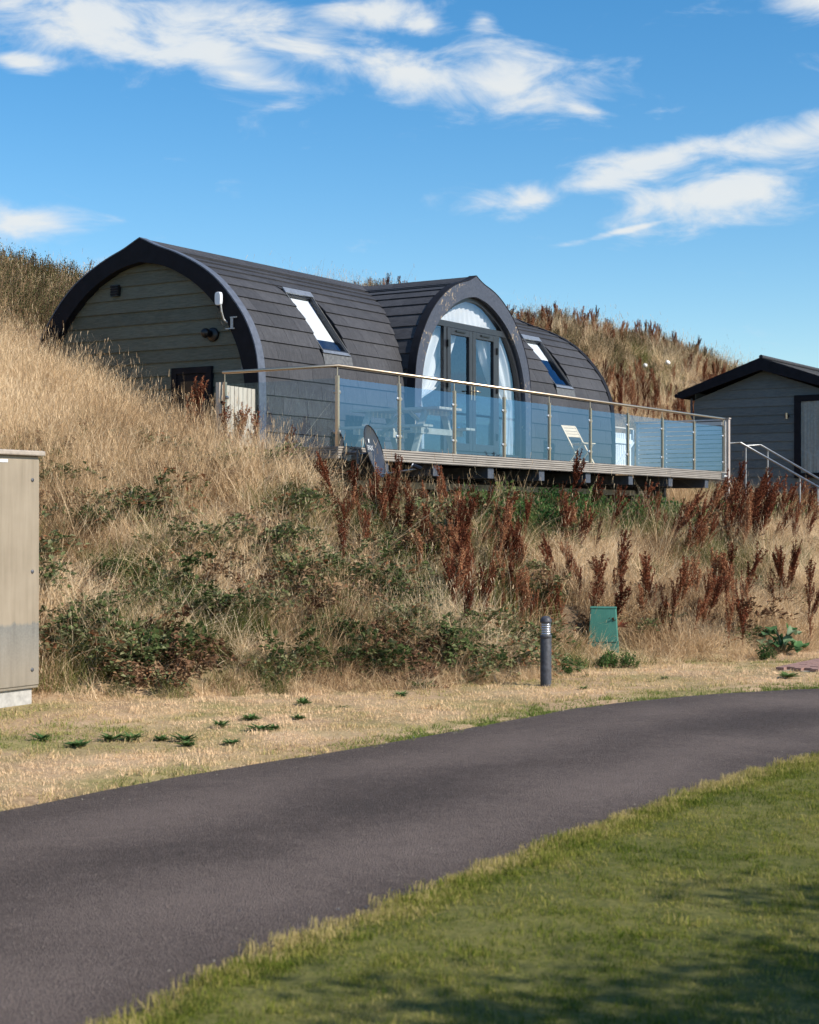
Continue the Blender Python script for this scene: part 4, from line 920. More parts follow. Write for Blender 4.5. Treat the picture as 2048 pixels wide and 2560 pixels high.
# ------------------------------------------------------------------ the second cabin, stair rails
def cabin():
    c = empty('grey_cabin', (C0.x, C0.y, DECK_Z), AX); tag(c, 'blue-grey weatherboard cabin with low black gable roof beyond the deck', 'cabin')
    tg, te, qa, hw = 20.0, 30.0, 1.42, 1.82
    pitch = .355; zr = 2.92
    roof_z = lambda q: zr - abs(q - qa) * pitch
    q0, q1 = qa - hw, qa + hw
    for i in range(15):
        a = -.35 + i * .2125; b = a + .2125; 
        lim = lambda z: min(hw, max(0.0, (zr - .30 - z) / pitch + .0))
        zs = [a - .015, (a + b) / 2, b]; k = [lim(z) for z in zs]
        if k[0] < .06: continue
        k = [max(x, .02) for x in k]
        poly = [(-x, z) for x, z in zip(k, zs)] + [(x, z) for x, z in zip(k[::-1], zs[::-1])]; n = len(poly); mb = MB()
        lap = lambda z: tg - .004 - .024 * (1 - (z - a) / (b - a)) * 1
        mb.add([(lap(z) if False else tg - .006 - .022 * (b - z) / .2125, qa + x, z) for x, z in poly] + [(tg + .05, qa + x, z) for x, z in poly], [tuple(range(n)), tuple(range(n, 2 * n))[::-1]] + [(j, n + j, n + (j + 1) % n, (j + 1) % n) for j in range(n)])
        mb.build('wall_board', M['board2'], c)
    for q in (q0, q1 - .02):
        mb = MB(); mb.box(tg + .05, te, q, q + .02, -.35, roof_z(q1) - .1); mb.build('side_wall', M['board2'], c)
    mb = MB(); mb.box(te - .02, te, q0, q1, -.35, 2.2); mb.build('rear_wall', M['board2'], c)
    eav = 2.13
    for s in (-1, 1):
        fr = MB(); fr.prism([(0, zr), (s * eav, zr - eav * pitch), (s * eav, zr - eav * pitch - .11), (s * (eav - .10), zr - eav * pitch - .16), (0, zr - .30)], lambda k, z, d: (d, qa + k, z), tg - .30, tg - .26)
        fr.build('barge_board', M['trim'], c)
        so = MB(); so.prism([(s * .0, zr - .03), (s * eav, zr - eav * pitch - .03), (s * eav, zr - eav * pitch - .10), (0, zr - .10)], lambda k, z, d: (d, qa + k, z), tg - .26, te + .2); so.build('roof_deck', M['trim'], c)
        for r in range(8):
            k0, k1 = r * eav / 8, (r + 1) * eav / 8 + .02; mb = MB()
            mb.prism([(s * k0, zr - k0 * pitch - .022), (s * k1, zr - k1 * pitch + .006), (s * k1, zr - k1 * pitch - .022)], lambda k, z, d: (d, qa + k, z), tg - .30, te + .2); mb.build('roof_course', M['tile'], c)
        gt = MB(); gt.tube([(tg - .28, qa + s * (eav + .05), zr - eav * pitch - .08), (te + .2, qa + s * (eav + .05), zr - eav * pitch - .08)], .05, 10); gt.build('gutter', M['trim'], c)
    MB().tube([(tg - .26, qa, zr + .02), (te + .2, qa, zr + .02)], .05, 8).build('ridge_cap', M['tile'], c)
    MB().tube([(tg - .03, q1 + .06, 2.02), (tg - .03, q1 + .06, 1.60), (tg - .03, q1 - .02, 1.45), (tg - .035, q1 - .02, -.3)], .028, 10).build('downpipe', M['beam'], c)
    # patio door
    d = MB(); x0, x1 = tg - .085, tg + .03
    d.box(x0, x1, .50, .66, .02, 1.99); d.box(x0, x1, -.30, .50, 1.845, 1.99); d.box(x0, x1, -.30, .50, .02, .14); d.box(x0, x1, -.30, -.22, .14, 1.845)
    df = d.build('patio_door', M['trim'], c); p = MB(); p.box(tg - .072, tg - .068, -.22, .50, .14, 1.845); p.build('pane', M['winglass'], df)
    v = []; f = []; na = 60
    for j in range(2):
        for i in range(na + 1): a = i / na; v.append((tg - .050 + .008 * math.sin(a * 46 + 2 * math.sin(a * 9)) + .004 * math.sin(a * 13), -.22 + .72 * a, .14 + 1.7 * j))
    for i in range(na): f.append((i, i + 1, na + 2 + i, na + 1 + i))
    cu = MB().add(v, f, True).build('door_curtain', M['cream_curtain'], None, fix=False); cu.location = c.location; cu.rotation_euler = c.rotation_euler; tag(cu, 'cream pleated curtain behind the glass door of the grey cabin', 'curtain')
    l = MB().tube([(tg - .07, .853, 1.44), (tg - .07, .853, 1.58)], .03, 12).build('wall_light', M['steel'], c); b = MB(); b.box(tg - .07, tg - .02, .80, .84, 1.47, 1.53); b.build('light_mount', M['black'], l)
cabin()
def stair_rails():
    def pt(xn, yn, D): return Vector(((xn - 1024) / 4149 * D, D, CAM_Z + (1303 - yn) / 4149 * D))
    for nm, lab, P in (('stair_handrail', 'slim steel stair handrail running down from the deck end post', [pt(1818, 1108, 36.6), pt(1852, 1107, 36.9), pt(2000, 1191, 35.2), pt(2075, 1234, 34.4)]),
                       ('stair_handrail', 'rear slim steel stair handrail in front of the grey cabin', [pt(1867, 1114, 38.4), pt(1903, 1113, 38.6), pt(2048, 1197, 36.8), pt(2090, 1221, 36.3)])):
        r = empty(nm, (0, 0, 0)); r.location = (0, 0, 0); tag(r, lab, 'handrail', 'stair handrails')
        MB().tube(P, .022, 10).build('rail', M['galv'], r)
        for k, fr in ((1, .09), (2, .0), (2, .6)) if 'rear' not in lab else ((1, .12), (2, .3)):
            a = P[k] + (P[k + 1] - P[k]) * fr; MB().tube([a, (a.x, a.y, Hs(a.x, a.y) - .2)], .018, 8).build('rail_post', M['galv'], r)
stair_rails()

# ------------------------------------------------------------------ things beside the road
def bollard():
    x, y = 1.41, 17.17; b = empty('bollard_light', (x, y, Hs(x, y))); tag(b, 'charcoal bollard light with louvred head at the verge', 'bollard')
    MB().lathe([(.058, -.1), (.058, .50), (.056, .505)], 28).build('post', M['bollard'], b)
    MB().lathe([(.056, .495), (.061, .498), (.061, .525), (.055, .532), (.001, .532)], 28).build('collar', M['bollard'], b)
    MB().lathe([(.046, .53), (.046, .66)], 24).build('lens', M['lens'], b)
    MB().lathe([(.018, .53), (.018, .66)], 14).build('lamp_core', M['louvre'], b)
    lv = MB().lathe([(.030, .012), (.053, -.002), (.053, -.006), (.030, .008)], 28).mesh('louvre', M['louvre'])
    for i in range(5): place('louvre', lv, b, (0, 0, .548 + i * .024))
    MB().lathe([(.001, .655), (.056, .655), (.060, .66), (.060, .675), (.055, .69), (.048, .706), (.034, .718), (.018, .724), (.001, .726)], 28).build('cap', M['bollard'], b)
bollard()
def green_box():
    x, y = 2.40, 20.55; z = Hs(x, y); g = empty('utility_pillar', (x, y, z), R(-8)); tag(g, 'small green tapering utility pillar in the long grass', 'utility box')
    def taper(w0, w1, d0, d1, z0, z1, sh0=0, sh1=0): 
        return [(-w0 / 2 + sh0, -d0 / 2, z0), (w0 / 2 + sh0, -d0 / 2, z0), (w0 / 2 + sh0, d0 / 2, z0), (-w0 / 2 + sh0, d0 / 2, z0), (-w1 / 2 + sh1, -d1 / 2, z1), (w1 / 2 + sh1, -d1 / 2, z1), (w1 / 2 + sh1, d1 / 2, z1), (-w1 / 2 + sh1, d1 / 2, z1)]
    F = [(3, 2, 1, 0), (4, 5, 6, 7), (0, 1, 5, 4), (1, 2, 6, 5), (2, 3, 7, 6), (3, 0, 4, 7)]
    MB().add(taper(.38, .375, .30, .295, -.15, .055), F).build('base', M['green'], g, bevel=.006)
    MB().add(taper(.368, .318, .285, .20, .056, .47), F).build('body', M['green'], g, bevel=.012)
    MB().add(taper(.330, .322, .215, .205, .466, .485), F).build('lid', M['green'], g, bevel=.006)
    b = MB(); b.box(-.188, .188, -.153, -.143, .058, .068); b.build('ledge', M['green'], g)
green_box()
def roadside_cabinet():
    c = empty('roadside_cabinet', (-3.44, 15.39, 0), AX); tag(c, 'tall stained beige metal cabinet on a concrete plinth', 'cabinet')
    b = MB(); b.box(-1.5, 0, 0, .55, .16, 2.30); b.build('body', M['cabinet'], c, bevel=.006)
    b = MB(); b.box(-1.5, -.004, -.012, -.002, .19, 2.27); b.build('front_panel', M['cabinet'], c, bevel=.003)
    b = MB(); b.box(-1.54, .045, -.05, .59, 2.302, 2.35); b.build('lid', M['cabinet_lid'], c, bevel=.012)
    b = MB(); b.box(-1.48, -.05, .03, .52, -.2, .158); b.build('plinth', M['plinth'], c, bevel=.01)
    for z in (.33, 1.235, 2.08):
        for x in (-.09, -1.40): MB().lathe([(.001, .008), (.014, .008), (.018, .004), (.020, 0)], 12, Matrix.Translation((x, -.012, z)) @ Matrix.Rotation(R(90), 4, 'X')).build('screw', M['darkgalv'], c)
    b = MB(); b.box(-.50, -.40, -.0165, -.0125, 2.235, 2.262); b.build('label_plate', M['white'], c)
roadside_cabinet()

# ------------------------------------------------------------------ plants
def blades(n, rad, h0, h1, w, lean=.35, bend=.5, segs=3, seed=0, wind=0.15, heads=0.0):
    r = np.random.default_rng(seed); V = []; Fq = []
    for _ in range(n):
        a = r.uniform(0, 2 * math.pi); d = rad * math.sqrt(r.uniform()); bx, by = d * math.cos(a), d * math.sin(a)
        h = r.uniform(h0, h1); ph = r.uniform(0, 2 * math.pi); ln = abs(r.normal(0, lean)); bd = abs(r.normal(0, bend)); th = r.uniform(0, math.pi); ww = w * r.uniform(.6, 1.3)
        dx, dy = math.cos(ph), math.sin(ph); b0 = len(V); prev = (bx, by, -0.04 * h)
        for i in range(segs + 1):
            f = i / segs; k = ln * f + bd * f * f; x = bx + (dx * k + wind * f * f) * h; y = by + dy * k * h; z = h * f * (1 - .28 * min(1.2, bd) * f) - .03 * (i == 0)
            wd = ww * (1 - f) ** .7 if i < segs else 0
            if i < segs: V += [(x - math.cos(th) * wd, y - math.sin(th) * wd, z), (x + math.cos(th) * wd, y + math.sin(th) * wd, z)]
            else: V.append((x, y, z))
        for i in range(segs - 1): k = b0 + 2 * i; Fq.append((k, k + 1, k + 3, k + 2))
        k = b0 + 2 * (segs - 1); Fq.append((k, k + 1, k + 2))
        if r.uniform() < heads:                    # a seed head near the tip
            hw = ww * .9; hl = .07 * h; V += [(x - hw, y, z - hl), (x + hw, y, z - hl), (x + .4 * hw, y + hw, z + hl * .6), (x - .4 * hw, y - hw, z + hl * .6)]; m = len(V); Fq.append((m - 4, m - 3, m - 2, m - 1))
    return V, Fq
def proto(name, parts):
    """unlinked source object for scattering; parts: [(verts, faces, material)]"""
    me = bpy.data.meshes.new(name); V = []; F = []; mi = []
    for k, (v, f, m) in enumerate(parts):
        b = len(V); V += list(v); F += [tuple(b + i for i in q) for q in f]; mi += [k] * len(f); me.materials.append(m)
    me.from_pydata(V, [], F); me.polygons.foreach_set('material_index', mi); me.update()
    return bpy.data.objects.new(name, me)
def scatter(name, protos, P, rot, scl, tint, label, cat, kind='stuff'):
    cl = bpy.data.collections.new(name + '_source')
    for i, p in enumerate(protos): p.name = f'{name}_{i:02d}'; cl.objects.link(p)
    n = len(P); me = bpy.data.meshes.new(name); me.vertices.add(n); me.vertices.foreach_set('co', np.asarray(P, np.float32).ravel())
    for nm, ty, arr in (('rot', 'FLOAT_VECTOR', rot), ('scl', 'FLOAT', scl), ('tint', 'FLOAT', tint), ('idx', 'INT', RNG.integers(0, len(protos), n))):
        at_ = me.attributes.new(nm, ty, 'POINT'); at_.data.foreach_set('vector' if ty == 'FLOAT_VECTOR' else 'value', np.asarray(arr, np.float32 if ty != 'INT' else np.int32).ravel())
    me.update(); o = bpy.data.objects.new(name, me); link(o)
    g = bpy.data.node_groups.new(name, 'GeometryNodeTree'); g.interface.new_socket('Geometry', in_out='INPUT', socket_type='NodeSocketGeometry'); g.interface.new_socket('Geometry', in_out='OUTPUT', socket_type='NodeSocketGeometry')
    N = g.nodes; gi = N.new('NodeGroupInput'); go = N.new('NodeGroupOutput'); ip = N.new('GeometryNodeInstanceOnPoints'); ci = N.new('GeometryNodeCollectionInfo')
    ci.inputs['Collection'].default_value = cl; ci.inputs['Separate Children'].default_value = True; ci.inputs['Reset Children'].default_value = True
    def na(nm, ty): x = N.new('GeometryNodeInputNamedAttribute'); x.data_type = ty; x.inputs[0].default_value = nm; return x.outputs[0]
    ip.inputs['Pick Instance'].default_value = True; L = g.links
    L.new(gi.outputs[0], ip.inputs['Points']); L.new(ci.outputs[0], ip.inputs['Instance']); L.new(na('idx', 'INT'), ip.inputs['Instance Index']); L.new(na('rot', 'FLOAT_VECTOR'), ip.inputs['Rotation']); L.new(na('scl', 'FLOAT'), ip.inputs['Scale']); L.new(ip.outputs[0], go.inputs[0])
    m = o.modifiers.new('scatter', 'NODES'); m.node_group = g
    tag(o, label, cat, None, kind); return o
def sample(n, x0, x1, y0, y1, margin=3.4):
    x = RNG.uniform(x0, x1, n); y = RNG.uniform(y0, y1, n); k = np.abs(x) < y * .2468 + margin + y * .02; return x[k], y[k]
def clear(x, y, pad=0.0):
    t, q = W2L(x, y)
    lod = (t > .97 - .1 - pad) & (t < 12.8 + pad) & (q > 1.9 - pad) & (q < 6.7 + pad); dk = (t > -.12 - pad) & (t < 14.15 + pad) & (q > -.10 - pad) & (q < 2.2 + pad); cb = (t > 19.7 - pad) & (t < 30.3) & (q > -.55) & (q < 3.45)
    cab = (np.abs((x + 3.44) * U.x + (y - 15.39) * U.y + .75) < .80) & (np.abs((x + 3.44) * NIN.x + (y - 15.39) * NIN.y - .27) < .36)
    grn = (np.hypot(x - 2.4, y - 20.55) < .26); pad_ = ((x - 4.17) * U.x + (y - 18.92) * U.y > -.02) & ((x - 4.17) * U.x + (y - 18.92) * U.y < 3) & ((x - 4.17) * -NIN.x + (y - 18.92) * -NIN.y > -.03) & ((x - 4.17) * -NIN.x + (y - 18.92) * -NIN.y < 1.85)
    return ~(lod | dk | cb | cab | grn | pad_)
def rots(n, tilt=.12): return np.c_[RNG.normal(0, tilt, n), RNG.normal(0, tilt, n), RNG.uniform(0, 6.283, n)]
def px_of(x, y, z): return (1024 + x / y * 4149) / 1.1872, (1303 - (z - CAM_Z) / y * 4149) / 1.1872
def leaf(V, F, p, d, n, l, w, fold=.25):
    """four-sided folded leaf from p along d with normal n"""
    d = d / (np.linalg.norm(d) + 1e-9); s = np.cross(d, n); s /= (np.linalg.norm(s) + 1e-9); n = np.cross(s, d); b = len(V)
    V += [tuple(p), tuple(p + d * l * .5 + s * w * .5 + n * w * fold), tuple(p + d * l), tuple(p + d * l * .5 - s * w * .5 + n * w * fold)]
    F += [(b, b + 1, b + 2), (b, b + 2, b + 3)]
def stem_strip(V, F, pts, w):
    for (a, b_) in zip(pts[:-1], pts[1:]):
        a = np.array(a); b_ = np.array(b_); d = b_ - a; s = np.cross(d, [.3, .8, .1]); s = s / (np.linalg.norm(s) + 1e-9) * w; s2 = np.cross(d, s); s2 = s2 / (np.linalg.norm(s2) + 1e-9) * w; k = len(V)
        V += [tuple(a - s), tuple(a + s), tuple(b_ + s), tuple(b_ - s), tuple(a - s2), tuple(a + s2), tuple(b_ + s2), tuple(b_ - s2)]; F += [(k, k + 1, k + 2, k + 3), (k + 4, k + 5, k + 6, k + 7)]
def bramble(seed, mat_):
    r = np.random.default_rng(seed); V = []; F = []; SV = []; SF = []
    for _ in range(7):
        a = r.uniform(0, 6.283); L_ = r.uniform(.35, .9); hgt = r.uniform(.22, .5); base = np.array([r.normal(0, .12), r.normal(0, .12), 0]); pts = []
        for i in range(9):
            f = i / 8; pts.append(base + np.array([math.cos(a) * L_ * f, math.sin(a) * L_ * f, hgt * math.sin(f * 2.5) + .02]) + r.normal(0, .012, 3))
        stem_strip(SV, SF, pts, .005)
        for i in range(1, 9):
            for _k in range(5):
                d = r.normal(0, 1, 3); d[2] = abs(d[2]) * .3 - .1; n = np.array([r.normal(0, .5), r.normal(0, .5) - .35, 1.0]); leaf(V, F, pts[i] + r.normal(0, .035, 3), d, n, r.uniform(.065, .12), r.uniform(.05, .085))
    return [(V, F, mat_), (SV, SF, M['stem'])]
def dock(seed, mat_, stem_m):
    """seeding dock: an upright stem with steep side branches packed with rusty seed whorls"""
    r = np.random.default_rng(seed); V = []; F = []; SV = []; SF = []; h = r.uniform(.62, 1.05)
    n = r.integers(8, 17); br = [(np.array([0, 0, 0.]), np.array([r.normal(0, .05), r.normal(0, .05), h]))]
    for i in range(n):
        f = r.uniform(.18, .78); a = r.uniform(0, 6.283); l = r.uniform(.22, .40) * (1.1 - f * .5); b = br[0][1] * f; br.append((b, b + np.array([math.cos(a) * l * .27, math.sin(a) * l * .27, l])))
    for k, (a, b) in enumerate(br):
        stem_strip(SV, SF, [a, (a + b) / 2 + r.normal(0, .01, 3), b], .0045 if k == 0 else .003); s0 = .38 if k == 0 else .12; L_ = np.linalg.norm(b - a); m = int(L_ * (1 - s0) * 260)
        for _ in range(m):
            f = r.uniform(s0, 1.0); p = a + (b - a) * f; w = .026 * (1.15 - .7 * (f - s0) / (1 - s0)); a2 = r.uniform(0, 6.283); d = np.array([math.cos(a2), math.sin(a2), r.uniform(.2, 1.4)])
            leaf(V, F, p + r.normal(0, w * .35, 3), d, r.normal(0, 1, 3), r.uniform(.016, .032), r.uniform(.009, .017), .3)
    for _ in range(4):
        a2 = r.uniform(0, 6.283); leaf(V, F, np.array([0, 0, r.uniform(.03, .25)]), np.array([math.cos(a2), math.sin(a2), .3]), np.array([0, 0, 1.]), r.uniform(.12, .22), .035)
    return [(V, F, mat_), (SV, SF, stem_m)]
def bushy(seed, mat_, n, rad, h, l, w, up=.5):
    r = np.random.default_rng(seed); V = []; F = []; SV = []; SF = []
    for _ in range(9):
        a = r.uniform(0, 6.283); e = np.array([math.cos(a) * rad * r.uniform(.2, 1), math.sin(a) * rad * r.uniform(.2, 1), h * r.uniform(.6, 1.05)]); pts = [np.zeros(3), e * np.array([.5, .5, .45]) + r.normal(0, .02, 3), e]; stem_strip(SV, SF, pts, .005)
        for _k in range(n // 9):
            f = r.uniform(.2, 1.0) ** .7; p = pts[0] * (1 - f) ** 2 + 2 * f * (1 - f) * pts[1] + f * f * pts[2] + r.normal(0, rad * .13, 3); d = r.normal(0, 1, 3); d[2] = abs(d[2]) * .6 + up; leaf(V, F, p, d, r.normal(0, 1, 3) + np.array([0, -.3, .6]), l * r.uniform(.6, 1.3), w * r.uniform(.6, 1.3))
    return [(V, F, mat_), (SV, SF, M['stem'])]

def plants():
    ss = lambda v, a, b: np.clip((v - a) / (b - a), 0, 1) ** 2 * (3 - 2 * np.clip((v - a) / (b - a), 0, 1))
    # --- straw grass on the whole bank and hill
    tall = [proto('g', [(*blades(80, .21, .30, .95, .0030, .28, .5, 4, s, .10, .3), M['straw'])]) for s in range(5)]
    short = [proto('g', [(*blades(95, .22, .12, .42, .0034, .55, .75, 3, 20 + s, .14, .03), M['straw'])]) for s in range(5)]
    oliv = [proto('g', [(*blades(90, .20, .15, .45, .0036, .4, .6, 3, 40 + s, .12, .03), M['olive'])]) for s in range(4)]
    def zone(n, x0, x1, y0, y1):
        x, y = sample(n, x0, x1, y0, y1); s = y - foot(x); k = (s > .05) & clear(x, y); return x[k], y[k], s[k]
    def finish(name, protos, x, y, scl, tint, label, cat, tilt=.12):
        P = np.c_[x, y, H(x, y) - .02]; scatter(name, protos, P, rots(len(x), tilt), scl, np.clip(tint, 0, 1), label, cat)
    x1, y1, s1 = zone(17000, -12.5, 12.5, 13, 36); x2, y2, s2 = zone(11500, -17, 27, 36, 78)
    x = np.r_[x1, x2]; y = np.r_[y1, y2]; s = np.r_[s1, s2]; t, q = W2L(x, y)
    kp = q < 14; x, y, s, t, q = x[kp], y[kp], s[kp], t[kp], q[kp]
    near_lodge = ss(q + .28 * t, -1.0, 1.2) * (t < 1.2)
    tl = (near_lodge * .9 + vnoise(x, y, .45, 3, 6) * .55 - .18) ; tl = np.where((q < .5) & (t > 1.5), tl * .25, tl); tl = np.where(q > 7, vnoise(x, y, .4, 3, 8) * .9 - .1, tl)
    thin = ~((q > 8.0) & (t < 9) & (RNG.random(len(x)) < .75)); x, y, s, t, q, tl = x[thin], y[thin], s[thin], t[thin], q[thin], tl[thin]
    is_t = (RNG.random(len(x)) < np.clip(tl, 0, 1)) & (s > .8); tn = .47 + (vnoise(x, y, .9, 3, 2) - .5) * 1.3
    gr = np.where((x < 1.8) & (q < 2.5), ss(vnoise(x, y, .9, 3, 12), .36, .60) * .8, ss(vnoise(x, y, .5, 3, 12), .52, .72)) + .6 * ((q > -1.6) & (q < 0) & (t > 1)) ; is_o = (RNG.random(len(x)) < gr * .8) & ~(is_t & (RNG.random(len(x)) < .6))
    far = np.where(y > 36, 1.25, 1.0); low = .55 + .45 * ss(s, 0, 1.6)
    a = is_t & ~is_o; finish('tall_dry_grass', tall, x[a], y[a], (RNG.uniform(.7, 1.15, a.sum()) * far[a]) * np.where(q[a] > -.5, 1, .8), tn[a] + .12, 'tall pale straw grass covering the bank and hill', 'grass', .20)
    b = ~is_t & ~is_o; finish('short_dry_grass', short, x[b], y[b], RNG.uniform(.75, 1.3, b.sum()) * far[b] * low[b], tn[b], 'short tangled dry grass covering the bank', 'grass', .30)
    c = is_o; finish('olive_grass', oliv, x[c], y[c], RNG.uniform(.7, 1.2, c.sum()) * far[c] * low[c], .25 + RNG.random(c.sum()) * .4, 'olive green grass mixed into the dry bank', 'grass', .15)
    st = [proto('k', [(*blades(9, .25, .75, 1.25, .0026, .35, .45, 5, 400 + i, .15, .6), M['straw'])]) for i in range(4)]
    x, y, s = zone(2900, -12, 12, 15, 36); t, q = W2L(x, y); k = (s > .8) & (RNG.random(len(x)) < np.where((q > -2) & (t < 2), .9, .35)); x, y = x[k], y[k]
    finish('dry_stalks', st, x, y, RNG.uniform(.55, 1.0, len(x)), RNG.uniform(.5, 1, len(x)), 'long pale dry stalks rising above the bank grass', 'grass', .2)
    # --- brambles on the lower left of the bank
    x, y, s = zone(14300, -11, 8, 14, 31); t, q = W2L(x, y); px, py = px_of(x, y, H(x, y) + .2)
    w = ss(vnoise(x, y, 1.7, 3, 21), .34, .60) * ss(-q, -.6, .9) * np.clip(1.15 - ss(x, 0.2, 2.2) * 1.1, 0, 1) * ss(s, .1, .8); w = np.where((q > -.3) & (t < -.9), .75 * ss(vnoise(x, y, 1.3, 3, 23), .42, .60) * (1 - .75 * ss(q, 2.5, 5)), w); w = w * ~((x < -2.75) & (y < 16.3))
    k = RNG.random(len(x)) < w * .27; x, y = x[k], y[k]; br = RNG.random(len(x)) < np.where(vnoise(x, y, .9, 2, 30) > .50, .50, .12)
    finish('bramble', [proto('b', bramble(100 + i, M['bramble'])) for i in range(5)], x[~br], y[~br], RNG.uniform(.40, .85, (~br).sum()), RNG.uniform(.15, .85, (~br).sum()), 'green bramble tangle sprawling over the bank', 'bramble', .25)
    finish('dead_bramble', [proto('b', bramble(120 + i, M['brown_leaf'])) for i in range(3)], x[br], y[br], RNG.uniform(.4, .8, br.sum()), RNG.uniform(.1, .9, br.sum()), 'brown withered bramble leaves on the bank', 'bramble', .25)
    # --- nettles in the shade of the deck and green weeds at the bank foot
    n = 900; tt = RNG.uniform(.6, 15, n); qq = RNG.uniform(-1.5, .35, n); x = C0.x + U.x * tt + NIN.x * qq; y = C0.y + U.y * tt + NIN.y * qq; k = RNG.random(n) < ss(vnoise(x, y, .8, 2, 33), .35, .6); x, y = x[k], y[k]
    xf = RNG.uniform(-2.5, 5.2, 260); yf = foot(xf) + RNG.uniform(-.25, .35, 260); kf = (vnoise(xf, yf, 1.1, 2, 40) > .55) & clear(xf, yf) & (xf > 1.0); x = np.r_[x, xf[kf]]; y = np.r_[y, yf[kf]]
    sc_ = RNG.uniform(.6, 1.15, len(x)); sc_[len(x) - kf.sum():] *= .45
    finish('nettles', [proto('n', bushy(140 + i, M['nettle'], 160, .22, .42, .075, .035)) for i in range(4)], x, y, sc_, RNG.random(len(x)), 'green leafy weeds growing under the deck and at the bank foot', 'weeds')
    # --- dark shrubs on the crest
    n = 9000; tt = RNG.uniform(-9, 62, n); qq = RNG.uniform(6.8, 13.5, n); x = C0.x + U.x * tt + NIN.x * qq; y = C0.y + U.y * tt + NIN.y * qq
    w = np.where(tt < 9, ss(vnoise(x, y, .6, 3, 50), .18, .42), ss(vnoise(x, y, .45, 3, 50), .33, .55)) * np.where(tt < 9, ss(qq, 7.6, 8.6), ss(qq, 8.2, 10.5) * .55); k = (np.abs(x) < y * .2468 + 4) & (y > 5) & (RNG.random(n) < w * np.where(tt < 9, 1.6, .8)); x, y = x[k], y[k]
    finish('hill_shrubs', [proto('s', bushy(160 + i, M['shrub'], 330, .34, .75, .042, .014, .9)) for i in range(4)], x, y, RNG.uniform(.55, 1.1, len(x)), RNG.random(len(x)), 'dark olive shrubs along the top of the hill', 'shrubs')
    # --- docks massed on the hillside
    n = 8000; tt = RNG.uniform(-6, 62, n); qq = RNG.uniform(6.6, 13.2, n); x = C0.x + U.x * tt + NIN.x * qq; y = C0.y + U.y * tt + NIN.y * qq
    band = np.clip(ss(vnoise(x, y, .28, 3, 60), .50, .62), 0, 1) + .7 * (qq > 11.2) * (tt > 14) * ss(vnoise(x, y, .3, 2, 66), .35, .55); k = (np.abs(x) < y * .2468 + 4) & (y > 5) & (RNG.random(n) < (band + .8 * (qq < 9.0) * ss(vnoise(x, y, .5, 2, 67), .42, .6)) * np.where(tt > 18, .52, .05 * (qq < 8.6) * (tt < 4))); x, y = x[k], y[k]
    finish('hillside_docks', [proto('d', dock(180 + i, M['dock'], M['dock'])) for i in range(4)], x, y, RNG.uniform(.6, 1.1, len(x)), RNG.random(len(x)), 'mass of rust-red seeding docks across the hillside', 'docks', .12)
    # --- single docks on the bank, placed where the photograph shows them
    dm = [proto('dock_plant', dock(200 + i, M['dock_one'], M['dock_one'])).data for i in range(11)]
    groups = [('rust-red dock plant below the satellite dish end of deck', 'docks below the near deck', 92, (735, 1030), (1075, 1240), .76, .10, .55),
              ('orange-brown dock plant close under the deck edge', 'docks at the deck edge', 8, (735, 770), (1035, 1080), 0.90, .05, .5),
              ('dark dock plant leaning on the upper bank below far deck end', 'docks below the far deck', 112, (1165, 1710), (1070, 1185), 1.02, .38, .5),
              ('brown dock plant on the bank behind the bollard', 'docks behind the bollard', 54, (950, 1300), (1245, 1350), 0.84, .16, .45),
              ('dark brown dock plant scattered on the dry bank near paved pad', 'docks near the paved pad', 34, (1310, 1722), (1235, 1375), 0.86, .10, .4),
              ('dark red dock plant in front of the picket gate', 'docks by the picket gate', 9, (455, 560), (930, 955), 1.2, .05, .4)]
    for lab, grp, cnt, (xa, xb), (ya, yb), sc0, lean, sp in groups:
        for i in range(cnt):
            for _try in range(12):
                u_, v_ = RNG.random(), RNG.random(); xd = xa + (xb - xa) * u_; yd = ya + (yb - ya) * v_
                if grp == 'docks below the near deck': xd = np.clip(735 + (yd - 1060) * .9 + RNG.normal(100, 110), 725, 1100)
                gx, gy, gz = ground_px(xd, yd)
                if vnoise(gx, gy, 1.1, 2, 70)[()] > .36 or _try > 4: break
            if grp == 'docks by the picket gate':
                tq = (RNG.uniform(-.5, -.12), RNG.uniform(.7, 2.5)); gx, gy = L2W(*tq); gz = Hs(gx, gy)
            elif not clear(np.array([gx]), np.array([gy]))[0]: continue
            s_ = sc0 * RNG.uniform(.55, 1.25); o = place('dock_plant', dm[i % 11], None, (gx, gy, gz - .03), (RNG.normal(0, .14), lean + RNG.normal(0, .16), RNG.uniform(0, .6) if lean > .2 else 0), (s_ * RNG.uniform(.85, 1.3),) * 2 + (s_,))
            if lean <= .2: o.rotation_euler[2] = RNG.uniform(0, 6.28)
            tag(o, lab, 'dock plant', grp)
    # --- verge: short parched turf, greener towards the road
    vg = [proto('v', [(*blades(90, .13, .008, .030, .0030, 1.1, .5, 2, 60 + i, 0), M['verge'])]) for i in range(4)]
    x, y = sample(46000, -10, 10, 4, 22, 2.8); k = (y > far_y(x) + .0) & (y < foot(x) + .5) & clear(x, y); x, y = x[k], y[k]
    edge = 1 - ss(y - far_y(x), .1, 1.1); gn = vnoise(x, y, .8, 3, 80); tn = .74 - edge * .62 * ss(x, -2.5, .6) - (gn - .5) * 1.6 - .26 * edge + (vnoise(x, y, 3, 2, 81) - .5) * .6
    finish('verge_turf', vg, x, y, RNG.uniform(.7, 1.25, len(x)), tn, 'short parched turf on the verge beside the road', 'grass', .15)
    # --- lawn
    lg = [proto('l', [(*blades(130, .12, .008, .022, .0017, 1.0, .5, 2, 80 + i, 0), M['green_grass'])]) for i in range(4)]
    x, y = sample(48000, -3.5, 8, 3.0, 15.5, 2.8); k = (y < near_y(x) - .0); x, y = x[k], y[k]
